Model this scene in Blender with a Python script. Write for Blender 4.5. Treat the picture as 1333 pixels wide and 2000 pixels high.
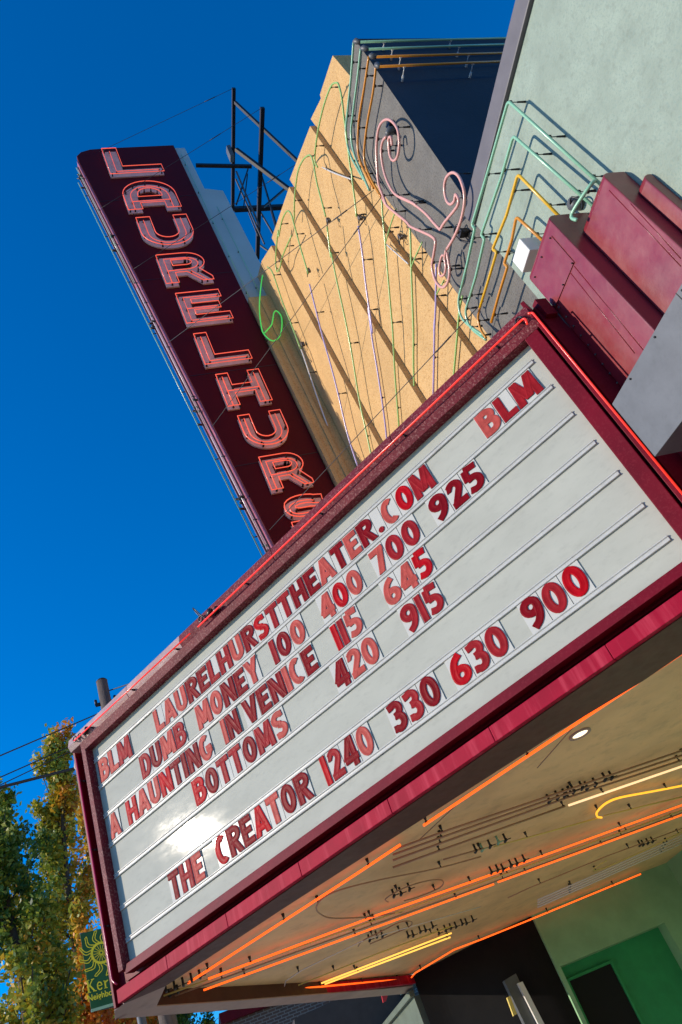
import bpy, bmesh, math, random
from mathutils import Vector, Matrix
from math import sin, cos, pi, radians, atan2, sqrt
random.seed(7)
sc = bpy.context.scene
C = sc.collection
for o in list(bpy.data.objects): bpy.data.objects.remove(o)

# ------------------------------------------------------------ camera, sky, sun, exposure
EYE = 1.6                                     # eye height above the ground
CXP, CYP, FP = 666.5, 1000.0, 1595.6
R0 = Vector((0.933066, -0.116551, -0.3403)); R1 = Vector((-0.183974, 0.658321, -0.729909)); R2 = Vector((0.309098, 0.743659, 0.592814))
cam = bpy.data.cameras.new('camera'); cam_o = bpy.data.objects.new('camera', cam); C.objects.link(cam_o)
m = Matrix((R0, -R1, -R2)).transposed()
cam_o.matrix_world = Matrix.Translation((0, 0, EYE)) @ m.to_4x4()
cam.sensor_fit = 'VERTICAL'; cam.sensor_height = 36; cam.lens = FP*36/2000; cam.clip_start = .05; cam.clip_end = 3000
sc.camera = cam_o
SUN = Vector((-.93, .14, .335)).normalized()
elev = math.asin(SUN.z)
w = bpy.data.worlds.new('World'); sc.world = w; w.use_nodes = True
nt = w.node_tree; bg = nt.nodes['Background']
sky = nt.nodes.new('ShaderNodeTexSky'); sky.sky_type = 'NISHITA'; sky.sun_disc = False
sky.sun_elevation = elev; sky.sun_rotation = atan2(SUN.x, SUN.y); sky.altitude = 300; sky.air_density = 1.0; sky.dust_density = 0.05; sky.ozone_density = 4.0
hs = nt.nodes.new('ShaderNodeHueSaturation'); hs.inputs['Saturation'].default_value = 1.5; hs.inputs['Hue'].default_value = .508; hs.inputs['Value'].default_value = 1.3
nt.links.new(sky.outputs[0], hs.inputs['Color']); nt.links.new(hs.outputs[0], bg.inputs[0]); bg.inputs[1].default_value = .15
sun = bpy.data.lights.new('sun', 'SUN'); sun_o = bpy.data.objects.new('sun', sun); C.objects.link(sun_o)
sun.energy = 4.0; sun.angle = radians(.5); sun.color = (1, .88, .73)
sun_o.rotation_euler = SUN.to_track_quat('Z', 'Y').to_euler(); sun_o.location = (-20, 5, 30)
sc.view_settings.view_transform = 'Standard'; sc.view_settings.look = 'None'; sc.view_settings.gamma = 1
sc.view_settings.use_curve_mapping = False; sc.view_settings.exposure = .3

# ------------------------------------------------------------ helpers
X = Vector((1, 0, 0)); Y = Vector((0, 1, 0)); Z = Vector((0, 0, 1)); UP = Vector((0, 0, EYE))
def ray(p):
    x, y = p
    a = x-CXP, y-CYP, FP
    return (R0*a[0]+R1*a[1]+R2*a[2]).normalized()
def P(p, n, d):
    """point (relative to eye height) where the sight line meets the plane n.q = d"""
    r = ray(p); return r*(d/n.dot(r))
def on(pts, n, d): return [P(p, n, d) for p in pts]
AL = radians(51.2667)
BD = Vector((-cos(AL), sin(AL), 0)); BN = Vector((-sin(AL), -cos(AL), 0)); D = -6.1162; YC = 10.8
def brd(s, z, out=0.): return BN*(D+out)+BD*s+Vector((0, 0, z))
def mir(v): return Vector((v[0], 2*10.62-v[1], v[2]))
MATS = {}
def tag(o, label=None, cat=None, group=None, kind=None):
    if label: o['label'] = label
    if cat: o['category'] = cat
    if group: o['group'] = group
    if kind: o['kind'] = kind
    return o
def thing(name, base, label, cat, group=None):
    o = bpy.data.objects.new(name, None); C.objects.link(o); o.empty_display_size = .2
    o.location = Vector(base)+UP
    return tag(o, label, cat, group)
class MB:
    def __init__(s): s.v = []; s.f = []; s.sm = []
    def add(s, vs, fs, smooth=False):
        b = len(s.v); s.v += [Vector(v) for v in vs]; s.f += [[b+i for i in f] for f in fs]; s.sm += [smooth]*len(fs)
        return s
    def box(s, c, ax, ay, az):
        """box from centre and three half axes"""
        c = Vector(c); ax = Vector(ax); ay = Vector(ay); az = Vector(az)
        vs = [c+i*ax+j*ay+k*az for i in (-1, 1) for j in (-1, 1) for k in (-1, 1)]
        return s.add(vs, [(0, 1, 3, 2), (4, 6, 7, 5), (0, 4, 5, 1), (2, 3, 7, 6), (0, 2, 6, 4), (1, 5, 7, 3)])
    def aabb(s, x0, x1, y0, y1, z0, z1):
        return s.box(((x0+x1)/2, (y0+y1)/2, (z0+z1)/2), ((x1-x0)/2, 0, 0), (0, (y1-y0)/2, 0), (0, 0, (z1-z0)/2))
    def prism(s, pts, ext):
        """closed polygon pushed along ext (polygon may be concave: caps triangulated)"""
        from mathutils.geometry import tessellate_polygon
        pts = [Vector(p) for p in pts]; n = len(pts); ext = Vector(ext)
        tri = tessellate_polygon([pts])
        s.add(pts+[p+ext for p in pts], [t for t in tri]+[tuple(i+n for i in reversed(t)) for t in tri]+[(i, (i+1) % n, (i+1) % n+n, i+n) for i in range(n)])
        return s
    def tube(s, pts, r, sides=8, caps=True, smooth=True):
        pts = [Vector(p) for p in pts]; q = [pts[0]]
        for p in pts[1:]:
            if (p-q[-1]).length > 1e-5: q.append(p)
        pts = q; n = len(pts)
        if n < 2: return s
        t0 = (pts[1]-pts[0]).normalized(); u = t0.orthogonal().normalized(); vs = []
        for i, p in enumerate(pts):
            if i == 0: t = pts[1]-pts[0]
            elif i == n-1: t = pts[-1]-pts[-2]
            else: t = (pts[i+1]-p).normalized()+(p-pts[i-1]).normalized()
            if t.length < 1e-6: t = t0
            t.normalize(); u = (u-t*u.dot(t)); u.normalize(); v = t.cross(u)
            rr = r[i] if isinstance(r, (list, tuple)) else r
            for k in range(sides):
                a = 2*pi*k/sides; vs.append(p+(u*cos(a)+v*sin(a))*rr)
        fs = [(i*sides+k, i*sides+(k+1) % sides, (i+1)*sides+(k+1) % sides, (i+1)*sides+k) for i in range(n-1) for k in range(sides)]
        if caps: fs += [tuple(range(sides))[::-1], tuple((n-1)*sides+k for k in range(sides))]
        return s.add(vs, fs, smooth)
    def build(s, name, mat, parent=None, kind=None, label=None, bevel=0, base=None):
        me = bpy.data.meshes.new(name)
        off = (parent.location if parent and parent.type == 'EMPTY' else Vector((0, 0, 0)))
        pr = parent
        while pr is not None and pr.type != 'EMPTY':
            pr = pr.parent
        if pr is not None: off = pr.location
        base = Vector(base)+UP if base is not None else off
        me.from_pydata([v+UP-base for v in s.v], [], s.f); me.validate(); me.update()
        me.polygons.foreach_set('use_smooth', (s.sm+[False]*len(me.polygons))[:len(me.polygons)])
        bm = bmesh.new(); bm.from_mesh(me); bmesh.ops.recalc_face_normals(bm, faces=bm.faces); bm.to_mesh(me); bm.free()
        me.materials.append(mat)
        o = bpy.data.objects.new(name, me); C.objects.link(o)
        if parent is not None: o.parent = parent
        else: o.location = base
        if kind: o['kind'] = kind
        if label: o['label'] = label
        if bevel:
            b = o.modifiers.new('bevel', 'BEVEL'); b.width = bevel; b.segments = 2; b.limit_method = 'ANGLE'; b.angle_limit = radians(40)
        return o
def smooth_path(pts, k=5):
    """Catmull-Rom through the points"""
    pts = [Vector(p) for p in pts]; out = []
    n = len(pts)
    if n < 3: return pts
    for i in range(n-1):
        p0 = pts[max(i-1, 0)]; p1 = pts[i]; p2 = pts[i+1]; p3 = pts[min(i+2, n-1)]
        for j in range(k):
            t = j/k
            out.append(.5*((2*p1)+(p2-p0)*t+(2*p0-5*p1+4*p2-p3)*t*t+(3*p1-p0-3*p2+p3)*t**3))
    return out+[pts[-1]]
def rounded(pts, r, k=4):
    """polyline with its corners rounded"""
    pts = [Vector(p) for p in pts]; out = [pts[0]]
    for a, b, c in zip(pts, pts[1:], pts[2:]):
        d1 = (a-b); d2 = (c-b); q = min(r, d1.length*.45, d2.length*.45)
        a1 = b+d1.normalized()*q; c1 = b+d2.normalized()*q
        for j in range(k+1):
            t = j/k; out.append(a1*(1-t)**2+b*2*t*(1-t)+c1*t*t)
    return out+[pts[-1]]

# ------------------------------------------------------------ materials
def mat(name, col, rough=.6, metal=0, coat=0, emis=None, estr=0, var=.0, vscale=4, bump=0, bscale=60, spec=.5, alpha=1,
        streak=0, speck=None, crough=.1, var2=None, trans=0, dirt=0, stretch=(1, 1, 1), peel_sheen=0, rvar=.12, sscale=42):
    m = bpy.data.materials.new(name); m.use_nodes = True; t = m.node_tree; N = t.nodes; L = t.links
    b = N['Principled BSDF']
    b.inputs['Base Color'].default_value = (*col, 1); b.inputs['Roughness'].default_value = rough
    b.inputs['Metallic'].default_value = metal; b.inputs['Specular IOR Level'].default_value = spec
    b.inputs['Coat Weight'].default_value = coat; b.inputs['Coat Roughness'].default_value = crough
    if trans: b.inputs['Transmission Weight'].default_value = trans
    if emis: b.inputs['Emission Color'].default_value = (*emis, 1); b.inputs['Emission Strength'].default_value = estr
    if alpha < 1: b.inputs['Alpha'].default_value = alpha
    g = N.new('ShaderNodeNewGeometry'); mp = N.new('ShaderNodeMapping'); mp.inputs['Scale'].default_value = stretch
    L.new(g.outputs['Position'], mp.inputs[0])
    cur = None
    def mix(fac, a, bcol, fscale=1):
        x = N.new('ShaderNodeMix'); x.data_type = 'RGBA'
        if a is None: x.inputs[6].default_value = (*col, 1)
        else: L.new(a, x.inputs[6])
        x.inputs[7].default_value = (*bcol, 1)
        L.new(fac, x.inputs[0]); return x.outputs[2]
    def noise(scale, detail=6, rough_=.6, src=None):
        n = N.new('ShaderNodeTexNoise'); n.inputs['Scale'].default_value = scale; n.inputs['Detail'].default_value = detail; n.inputs['Roughness'].default_value = rough_
        L.new(src or mp.outputs[0], n.inputs['Vector']); return n.outputs['Fac']
    def ramp(f, a, b_, hi=1):
        r = N.new('ShaderNodeMapRange'); r.inputs[1].default_value = a; r.inputs[2].default_value = b_; r.inputs[4].default_value = hi
        L.new(f, r.inputs[0]); return r.outputs[0]
    if var:
        c2 = var2 or tuple(c*(1-var) for c in col)
        cur = mix(ramp(noise(vscale), .35, .7), cur, c2)
    if dirt:
        cur = mix(ramp(noise(vscale*5, 9, .7), .52, .75, dirt), cur, tuple(c*.35+.01 for c in col))
    if streak:
        s2 = N.new('ShaderNodeMapping'); s2.inputs['Scale'].default_value = (14, 14, .7); L.new(g.outputs['Position'], s2.inputs[0])
        cur = mix(ramp(noise(1.0, 5, .6, s2.outputs[0]), .5, .72, streak), cur, tuple(min(1, c*1.5+.06) for c in col))
    if speck:
        cur = mix(ramp(noise(sscale, 4, .75), .52, .62, speck[1]), cur, speck[0])
    if peel_sheen:
        cur = mix(ramp(noise(2.6, 7, .65), .56, .6, peel_sheen), cur, (.52, .42, .38))
    if cur is not None: L.new(cur, b.inputs['Base Color'])
    if bump:
        bp = N.new('ShaderNodeBump'); bp.inputs['Strength'].default_value = bump; bp.inputs['Distance'].default_value = .01
        L.new(noise(bscale, 5, .65), bp.inputs['Height']); L.new(bp.outputs[0], b.inputs['Normal'])
    if coat or rough < .5:
        L.new(ramp(noise(vscale*1.7+2, 6), .3, .7, rvar), N.new('ShaderNodeMath').inputs[0])
        ma = [n for n in N if n.bl_idname == 'ShaderNodeMath'][-1]; ma.operation = 'ADD'; ma.inputs[1].default_value = max(.02, rough-rvar*.4)
        L.new(ma.outputs[0], b.inputs['Roughness'])
    MATS[name] = m; return m
M_tan = mat('tan_stucco', (.61, .385, .17), .9, var=.14, vscale=1.3, bump=1., bscale=34, dirt=.3, speck=((.36, .19, .06), .8), spec=.2)
M_green = mat('pale_green_stucco', (.305, .365, .30), .85, var=.22, vscale=2.6, bump=.9, bscale=26, dirt=.45, spec=.25, speck=((.22, .29, .25), .8))
M_grey = mat('grey_stucco', (.18, .168, .15), .85, var=.3, vscale=2.5, bump=1, bscale=45, speck=((.085, .08, .075), .8), dirt=.2, spec=.25)
M_cop = mat('dark_coping', (.12, .11, .12), .5, var=.2)
M_mar = mat('maroon_enamel', (.17, .002, .012), .5, spec=.15, coat=0, crough=.25, var=.3, vscale=2, bump=.12, bscale=8, dirt=.15, speck=((.26, .03, .04), .25))
M_marf = mat('worn_maroon_rail', (.17, .012, .022), .6, spec=.2, coat=0, crough=.3, var=.4, vscale=3, bump=.35, bscale=90, speck=((.36, .17, .15), .6), dirt=.4)
M_marp = mat('worn_maroon_cap_sheen', (.50, .31, .28), .4, coat=.1, crough=.25, var=.4, vscale=2.4, bump=.35, bscale=60, speck=((.42, .26, .24), .7), dirt=.45, peel_sheen=.8)  # worn maroon, with the sun's gloss painted in as a pale base
M_skirt = mat('crimson_skirt', (.36, .004, .028), .6, coat=.0, spec=.1, crough=.25, var=.25, vscale=3, streak=.45, bump=.1, bscale=10)
M_pink = mat('maroon_pilaster_enamel', (.225, .010, .018), .34, coat=0, spec=.9, var=.25, vscale=1.6, bump=.5, bscale=1.4, dirt=.15)
M_blade = mat('purple_maroon_sign_enamel', (.09, .002, .004), .6, spec=.12, coat=0, crough=.2, var=.25, vscale=.7, bump=.1, bscale=3)
M_bedge = mat('sign_edge_sunlit_pink', (.42, .12, .17), .4, coat=.3, var=.2)
M_bgrey = mat('pale_blade_wing', (.42, .46, .46), .6, var=.12, vscale=1)
M_blet = mat('faded_sign_letter', (.74, .46, .38), .5, var=.3, vscale=3, dirt=.3)
M_board = mat('white_reader_board', (.46, .455, .385), .045, coat=0, rvar=.035, var=.1, vscale=1.6, bump=.010, bscale=22, spec=.05, dirt=.2, stretch=(1, 1, 2.5))
M_track = mat('aluminium_track', (.52, .51, .47), .35, coat=0, spec=.25, crough=.1, var=.15, vscale=5, dirt=.3)
M_plate = mat('clear_letter_plate', (.555, .54, .485), .08, coat=0, spec=.1, rvar=.02, var=.06, vscale=9)
M_pedge = mat('plate_edge', (.22, .23, .23), .6)
def lm(n, c): return mat(n, c, .4, coat=0, spec=.035, var=.35, vscale=9, bump=.2, bscale=14, dirt=.12)
LM = {'d': lm('dark_red_letter', (.22, .004, .010)), 'm': lm('red_letter', (.32, .014, .020)), 'l': lm('faded_red_letter', (.50, .085, .07)), 'r': lm('bright_red_letter', (.46, .003, .01))}
M_soff = mat('tan_soffit_paint', (.92, .61, .28), .5, coat=.1, crough=.3, var=.28, vscale=1.0, bump=.15, bscale=3, dirt=.45)
M_rimd = mat('dark_maroon_rim', (.10, .035, .022), .5, spec=.2, coat=.1, crough=.3, var=.3, dirt=.3)
M_rim = mat('beige_soffit_rim', (.46, .31, .24), .5, coat=.1, crough=.3, var=.3, vscale=1.2, bump=.15, bscale=3, dirt=.3)
M_black = mat('black_tile', (.008, .007, .007), .5, spec=.12, var=.3, vscale=6)
M_entry = mat('green_entry_paint', (.27, .50, .27), .7, var=.25, vscale=1.5, bump=.3, bscale=50)
M_entry2 = mat('dark_green_door_paint', (.025, .30, .10), .6, var=.2)
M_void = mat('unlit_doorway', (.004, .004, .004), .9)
M_met = mat('brushed_metal', (.115, .122, .13), .5, metal=.2, var=.25, vscale=4, dirt=.3, bump=.1, bscale=4)
M_iron = mat('black_iron', (.010, .009, .009), .5, var=.4, vscale=6)
M_ironr = mat('weathered_iron', (.10, .085, .08), .6, var=.5, vscale=6)
M_wire = mat('wire', (.03, .028, .03), .6)
M_sup = mat('black_tube_support', (.012, .012, .012), .4)
M_glass = mat('clear_tube_glass', (.6, .62, .6), .15, coat=.8)
M_white = mat('white_box_paint', (.72, .7, .66), .5, var=.1)
M_wood = mat('weathered_pole_wood', (.16, .12, .10), .85, var=.5, vscale=3, bump=.8, bscale=20, stretch=(4, 4, .4))
M_asph = mat('asphalt', (.08, .078, .075), .9, var=.2, vscale=.6, bump=.6, bscale=60)
M_conc = mat('sidewalk_concrete', (.58, .55, .49), .85, var=.2, vscale=.7, bump=.4, bscale=40)
M_paint = mat('road_paint', (.75, .75, .7), .6)
M_bark = mat('bark', (.09, .065, .045), .9, var=.4, vscale=5, bump=.8, bscale=15)
M_awn = mat('dark_awning', (.045, .04, .045), .7, var=.3)
M_redsign = mat('red_sign', (.55, .03, .04), .5)
M_sideshade = mat('navy_side_shade', (.018, .026, .045), .8, var=.3, vscale=1, bump=.5, bscale=40)  # shade on the grey tower's side, painted in as near-black navy
M_olive = mat('grey_green_shopfront', (.13, .16, .12), .5, var=.2)
M_banner = mat('dark_green_banner', (.002, .11, .035), .7, var=.25, vscale=4)
M_gold = mat('yellow_print', (.85, .78, .04), .7)
M_lens = mat('lamp_lens', (.9, .85, .6), .4, emis=(1, .9, .6), estr=1.5)
def tubem(n, c, e=None, s=0): return mat(n, c, .3, coat=.25, crough=.15, emis=e, estr=s, rvar=.04)
T = {
 'green': tubem('mint_tube', (.25, .50, .33)), 'lime': tubem('lime_tube', (.33, .55, .16)), 'litgreen': tubem('lit_green_tube', (.12, .6, .12), (.1, 1, .12), .35),
 'yellow': tubem('yellow_tube', (.75, .42, .01)), 'orange': tubem('amber_tube', (.62, .24, .01)), 'pink': tubem('salmon_tube', (.72, .36, .30)),
 'white': tubem('milky_tube', (.62, .60, .58)), 'violet': tubem('violet_tube', (.42, .34, .62)),
 'red': tubem('lit_red_tube', (.6, .03, .02), (1, .035, .015), .6), 'crimson': tubem('crimson_tube', (.5, .02, .06)), 'letter': tubem('lit_letter_tube', (.7, .08, .05), (1, .12, .06), .7),
 'hot': tubem('lit_orange_tube', (.8, .1, .02), (1, .10, .008), 1.6), 'gold': tubem('lit_gold_tube', (.9, .5, .1), (1, .50, .08), 1.3),
 'amber': tubem('lit_amber_tube', (.9, .5, .1), (1, .42, .02), 1.2), 'cream': tubem('lit_cream_tube', (.9, .7, .5), (1, .62, .30), 1.0),
 'dim': tubem('unlit_soffit_tube', (.42, .22, .12)), 'dimy': tubem('unlit_yellow_tube', (.75, .58, .16)), 'dimw': tubem('unlit_white_tube', (.80, .72, .66)),
}
# ------------------------------------------------------------ ground
g = MB(); g.add([(-900, -900, -EYE-.15), (900, -900, -EYE-.15), (900, 900, -EYE-.15), (-900, 900, -EYE-.15)], [(0, 1, 2, 3)]); g.build('road', M_asph, kind='structure')
g = MB(); g.aabb(-1.6, 30, -60, 60, -EYE-.14, -EYE); g.build('sidewalk', M_conc, kind='structure', bevel=.02)
g = MB()
for i in range(-6, 12): g.aabb(-7.1, -6.98, i*5, i*5+2.5, -EYE-.149, -EYE-.146)
g.build('road_marking', M_paint, kind='structure')
g = MB(); g.aabb(-30, -12.5, -60, 90, -EYE-.14, -EYE); g.build('pavement', M_conc, kind='structure')

# ------------------------------------------------------------ theater building
XG, XW = 5.12, 5.17
bld = thing('theater_building', (7, 6, -EYE), 'theater building with tan ribbed pylon, grey stucco tower and pale green wall', 'building')
b = MB(); b.aabb(XG, XG+.35, -6, 4.78, 2.6, 7.7); b.build('facade_wall', M_green, bld, label='pale green stucco wall')
b = MB(); b.aabb(XG, XG+.35, -6, 2.2, -EYE, 2.6); b.build('facade_wall', M_green, bld)
b = MB(); b.aabb(XG-.05, XG+.5, -6, 4.79, 7.702, 7.96); b.build('coping', M_cop, bld, label='dark grey coping on the green wall', bevel=.015)
b = MB(); b.aabb(XG+.5, 13, -6, 4.5, 7.0, 7.6); b.build('roof', M_cop, bld)
b = MB()
lev = [(2.4, 4.72), (6.27, 4.76), (8.2, 4.69), (11.0, 4.42), (12.1, 4.32)]
loops = []
for z, yn in lev:
    lp = [(9.4, yn, z), (XW, yn, z)]
    for k in range(9):
        a = k/8*pi/2; lp.append((XW+.16*(1-cos(a)), 5.45+.5*sin(a), z))
    lp.append((9.4, 5.95, z)); loops.append([Vector(p) for p in lp])
n = len(loops[0]); vs = sum(loops, []); fs = []
for i in range(len(lev)-1):
    for k in range(n): fs.append((i*n+k, i*n+(k+1) % n, (i+1)*n+(k+1) % n, (i+1)*n+k))
fs += [tuple(range(n)), tuple((len(lev)-1)*n+k for k in range(n))]
b.add(vs, fs); b.build('tower_wall', M_grey, bld, label='grey stucco tower wall with a rounded corner')
b = MB(); b.add([(XW+.004, y-.003, z) for z, y in lev]+[(9.39, y-.003, z) for z, y in lev], [(i, i+1, i+6, i+5) for i in range(4)]); b.build('tower_side_wall', M_sideshade, bld, label='side of the grey tower with its shade painted dark navy')
# far mirrored half of the facade
b = MB(); b.aabb(XW, 9.4, 15.65, 17.1, 2.4, 12.1); b.build('tower_wall', M_grey, bld)
b = MB(); b.aabb(XG, XG+.35, 17.1, 26, 2.6, 7.7); b.build('facade_wall', M_green, bld)
# stepped pylon
PX = [5.0, 5.1, 5.2, 5.3]
def yz(q, x): v = P(q, X, x); return (v.y, v.z)
tops = [[yz((530, 480), PX[0]), yz((511, 510), PX[0]), yz((502, 545), PX[0])],
        [yz((565, 365), PX[1]), yz((530, 480), PX[1])],
        [yz((606, 246), PX[2]), yz((565, 365), PX[2])],
        [yz((650, 108), PX[3]), yz((625, 185), PX[3]), yz((627, 192), PX[3]), yz((606, 246), PX[3])]]
y_edge = [t[0][0] for t in tops]
def panel(pts, x, name='pylon_panel'):
    MB().prism([(x, y, z) for y, z in pts], (1.25, 0, 0)).build(name, M_tan, bld, bevel=.006)
c = tops[0]; top1 = c+[(2*YC-y, z) for y, z in reversed(c)]
panel([(c[0][0], 4.4)]+top1+[(2*YC-c[0][0], 4.4)], PX[0])
for k in (1, 2, 3):
    t = [list(q) for q in tops[k]]; far = y_edge[k-1]-.001
    pts = [(t[0][0], 4.4)]+[tuple(q) for q in t if q[0] < far]+[(far, t[-1][1]), (far, 4.4)]
    panel(pts, PX[k]); panel([(2*YC-y, z) for y, z in pts][::-1], PX[k])
b = MB(); b.aabb(4.5, PX[0]-.002, 10.46, 11.14, 4.6, 14.75); b.build('sign_pier', M_tan, bld, bevel=.01)
b = MB(); b.aabb(4.50, 4.58, 10.43, 10.458, 4.6, 14.5); b.aabb(4.72, 4.80, 10.43, 10.458, 4.6, 14.6); b.build('pier_moulding', M_tan, bld)
# entry recess
b = MB(); b.aabb(6.7, 9.7, 15.8, 16.1, 1.4, 2.32); b.aabb(9.0, 9.7, 15.8, 16.1, -EYE, 1.4); b.aabb(6.62, 6.7, 15.8, 16.1, -EYE, 2.32)
b.build('entry_wall', M_entry, bld, label='green painted wall of the entrance recess')
dq = on([(1095, 1893), (1310, 1800)], Y, 15.8)
b = MB(); b.aabb(6.5, 9.2, 16.101, 16.3, -EYE, 1.7); b.build('entry_alcove', M_entry2, bld)
b = MB(); q = on([(1110, 1915), (1190, 1880)], Y, 16.08); b.aabb(q[0].x, q[1].x, 16.06, 16.09, -EYE, q[0].z-.02); b.build('doorway', M_void, bld)
dx0, dx1, dz = q[0].x, q[1].x, q[0].z-.02
for x_ in (dx0-.05, dx1+.002): MB().aabb(x_, x_+.048, 16.03, 16.10, -EYE, dz+.05).build('door_jamb', M_entry2, bld, bevel=.005)
MB().aabb(dx0-.002, dx1+.002, 16.03, 16.10, dz+.002, dz+.05).build('door_head', M_entry2, bld, bevel=.005)
b = MB(); b.aabb(9.701, 9.9, 2.2, 16.1, -EYE, 2.32); b.build('back_wall', M_entry, bld)
b = MB(); b.aabb(XG, 9.7, 2.2, 2.4, -EYE, 2.32); b.build('side_wall', M_entry, bld)
cw = [(v.x, v.y) for v in smooth_path([Vector(p+(0,)) for p in [(4.42, 17.1), (4.8, 16.9), (5.3, 16.55), (5.85, 16.15), (6.3, 15.93), (6.618, 15.86)]], 6)]
b = MB()
lo = [(x, y, -EYE) for x, y in cw]+[(6.618, 17.3, -EYE), (4.6, 17.3, -EYE)]
b.prism(lo, (0, 0, EYE+2.31)); b.build('curved_black_wall', M_black, bld)
b = MB(); b.aabb(4.36, 5.1, 17.31, 24, -EYE, 2.0); b.build('shopfront_wall', M_olive, bld)
b = MB(); b.aabb(4.28, 4.38, 17.25, 24, 2.0, 2.1); b.build('shopfront_ledge', M_olive, bld)

# ------------------------------------------------------------ marquee
mq = thing('marquee', (3, YC, 2.0), 'wedge shaped maroon theater marquee with white reader board', 'marquee')
S0, S1 = .60, 8.40
ZB, ZT = 2.47, 5.06
def face(far):
    f = mir if far else (lambda v: v)
    def bx(s0, s1, z0, z1, o0, o1):
        c = (brd(s0, z0, o0)+brd(s1, z1, o1))/2
        return [f(brd(s, z, o)) for s in (s0, s1) for z in (z0, z1) for o in (o0, o1)]
    FC = [(0, 1, 3, 2), (4, 6, 7, 5), (0, 4, 5, 1), (2, 3, 7, 6), (0, 2, 6, 4), (1, 5, 7, 3)]
    def box(s0, s1, z0, z1, o0, o1, name, m_, par=mq, bev=.006, label=None):
        b_ = MB(); b_.add(bx(s0, s1, z0, z1, o0, o1), FC); return b_.build(name, m_, par, bevel=bev, label=label)
    def profile(prof, s0, s1, name, m_, label=None, parts=1):
        b_ = MB(); n_ = len(prof)
        a_ = [f(brd(s0, z, o)) for o, z in prof]; c_ = [f(brd(s1, z, o)) for o, z in prof]
        b_.add(a_+c_, [(i, (i+1) % n_, (i+1) % n_+n_, i+n_) for i in range(n_)]+[tuple(range(n_)), tuple(range(n_, 2*n_))])
        return b_.build(name, m_, mq, bevel=.006, label=label)
    bd = box(S0+.1, 8.15, ZB-.04, ZT+.04, -.06, -.002, 'reader_board', M_board, bev=0)
    # recessed lining of the frame
    # top rail: lower fascia and worn sloping cap, its sun sheen near the tip painted paler
    profile([(-.02, ZT), (.10, ZT), (.125, ZT+.11), (.09, ZT+.125), (-.02, ZT+.125)], S0-.02, 8.17, 'top_rail', M_marf)
    cuts = [S0-.02, 2.4, 4.3, 6.0, 7.1, 8.42]
    for i in range(5):
        profile([(-.04, ZT+.127), (.092, ZT+.127), (.125, ZT+.20), (.10, ZT+.30), (-.12, ZT+.33)], cuts[i]+.002, cuts[i+1]-.002, 'rail_cap', M_marp if i >= 3 else M_marf)
    # side rails
    box(8.10, 8.185, 2.42, ZT+.126, -.06, .105, 'side_rail', M_marf)
    box(8.187, 8.465, 2.2, ZT+.30, -.30, -.10, 'channel_back', M_mar, bev=0)
    box(8.467, 8.51, 2.16, ZT+.32, -.34, .0, 'channel_edge', M_mar)
    box(S0+.03, .775, 2.40, ZT, -.06, .10, 'side_rail', M_mar)
    # bottom rail, gap and skirt
    profile([(-.02, ZB), (.07, ZB), (.095, ZB-.10), (-.02, ZB-.10)], S0-.02, 8.09, 'bottom_rail', M_mar)
    cuts = [S0-.05, 1.7, 2.9, 4.1, 5.3, 6.4, 7.4, 8.30]
    for i in range(7):
        profile([(.02, 2.30), (.085, 2.285), (.092, 2.15), (.02, 2.15)], cuts[i]+.002, cuts[i+1]-.002, 'skirt_panel', M_skirt)
    # reader board tracks
    tz = [4.885, 4.525, 4.155, 3.79, 3.425, 3.06, 2.71]
    for z in tz:
        profile([(-.004, z-.030), (.016, z-.030), (.020, z-.022), (.010, z-.014), (.010, z+.006), (.020, z+.012), (.016, z+.022), (-.004, z+.022)], .845, 8.098, 'letter_track', M_track)
    return box, tz
box_n, TZ = face(False)
face(True)
# body behind the boards
near = [brd(S0-.02, 0, -.07), brd(8.31, 0, -.07)]
tip = [Vector((-.30, 10.42, 0)), Vector((-.30, 10.82, 0))]
pl = [Vector((5.0, near[0].y, 0)), near[0], near[1]]+tip+[mir(near[1]), mir(near[0]), Vector((5.0, 2*10.62-near[0].y, 0))]
MB().prism([(p.x, p.y, 2.36) for p in pl], (0, 0, ZT+.30-2.36)).build('marquee_body', M_mar, mq)
# tip channel edges
b = MB(); b.aabb(-.52, -.44, 10.50, 10.74, 2.15, 5.34); b.build('tip_panel', M_mar, mq)
# end return against the building
b = MB(); b.aabb(4.45, 5.0, 4.27, 4.33, 2.2, 5.38); b.build('end_panel', M_mar, mq)
b = MB(); b.box(brd(.585, 3.8, .02), BD*.02, BN*.085, Z*1.62); b.build('end_flange', M_mar, mq, bevel=.005)
b = MB(); b.aabb(4.50, 4.99, 4.33, 4.40, 5.30, 5.44); b.aabb(4.48, 4.6, 4.22, 4.30, 5.2, 5.44); b.build('end_cap', M_mar, mq)
# soffit
ZS, ZR = 2.32, 2.14
inn = on([(324, 1926), (550, 1777), (1085, 1433), (1255, 1331)], Z, ZR)
inf = on([(306, 1966), (450, 1956), (750, 1932)], Z, ZR)
outn = [brd(8.33, ZR, .02), brd(7.3, ZR, .02), brd(2.6, ZR, .02), brd(.55, ZR, .02)]
outn = [brd(8.30, ZR, .03), brd(6.6, ZR, .03), brd(3.2, ZR, .03), brd(1.9, ZR, .03)]
nend = [brd(.1, ZR, .03), Vector((5.12, 4.45, ZR))]
outf = on([(228, 1990), (447, 1973), (750, 1945)], Z, ZR)
lip = .14
b = MB()
def strip(bm_, A, B_):
    n_ = min(len(A), len(B_))
    for i in range(n_-1):
        q = [A[i], A[i+1], B_[i+1], B_[i]]
        bm_.add(q+[v+Vector((0, 0, .012)) for v in q], [(0, 1, 2, 3), (4, 7, 6, 5), (0, 4, 5, 1), (1, 5, 6, 2), (2, 6, 7, 3), (3, 7, 4, 0)])
strip(b, outn+[nend[0]], inn+[nend[1]])
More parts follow.
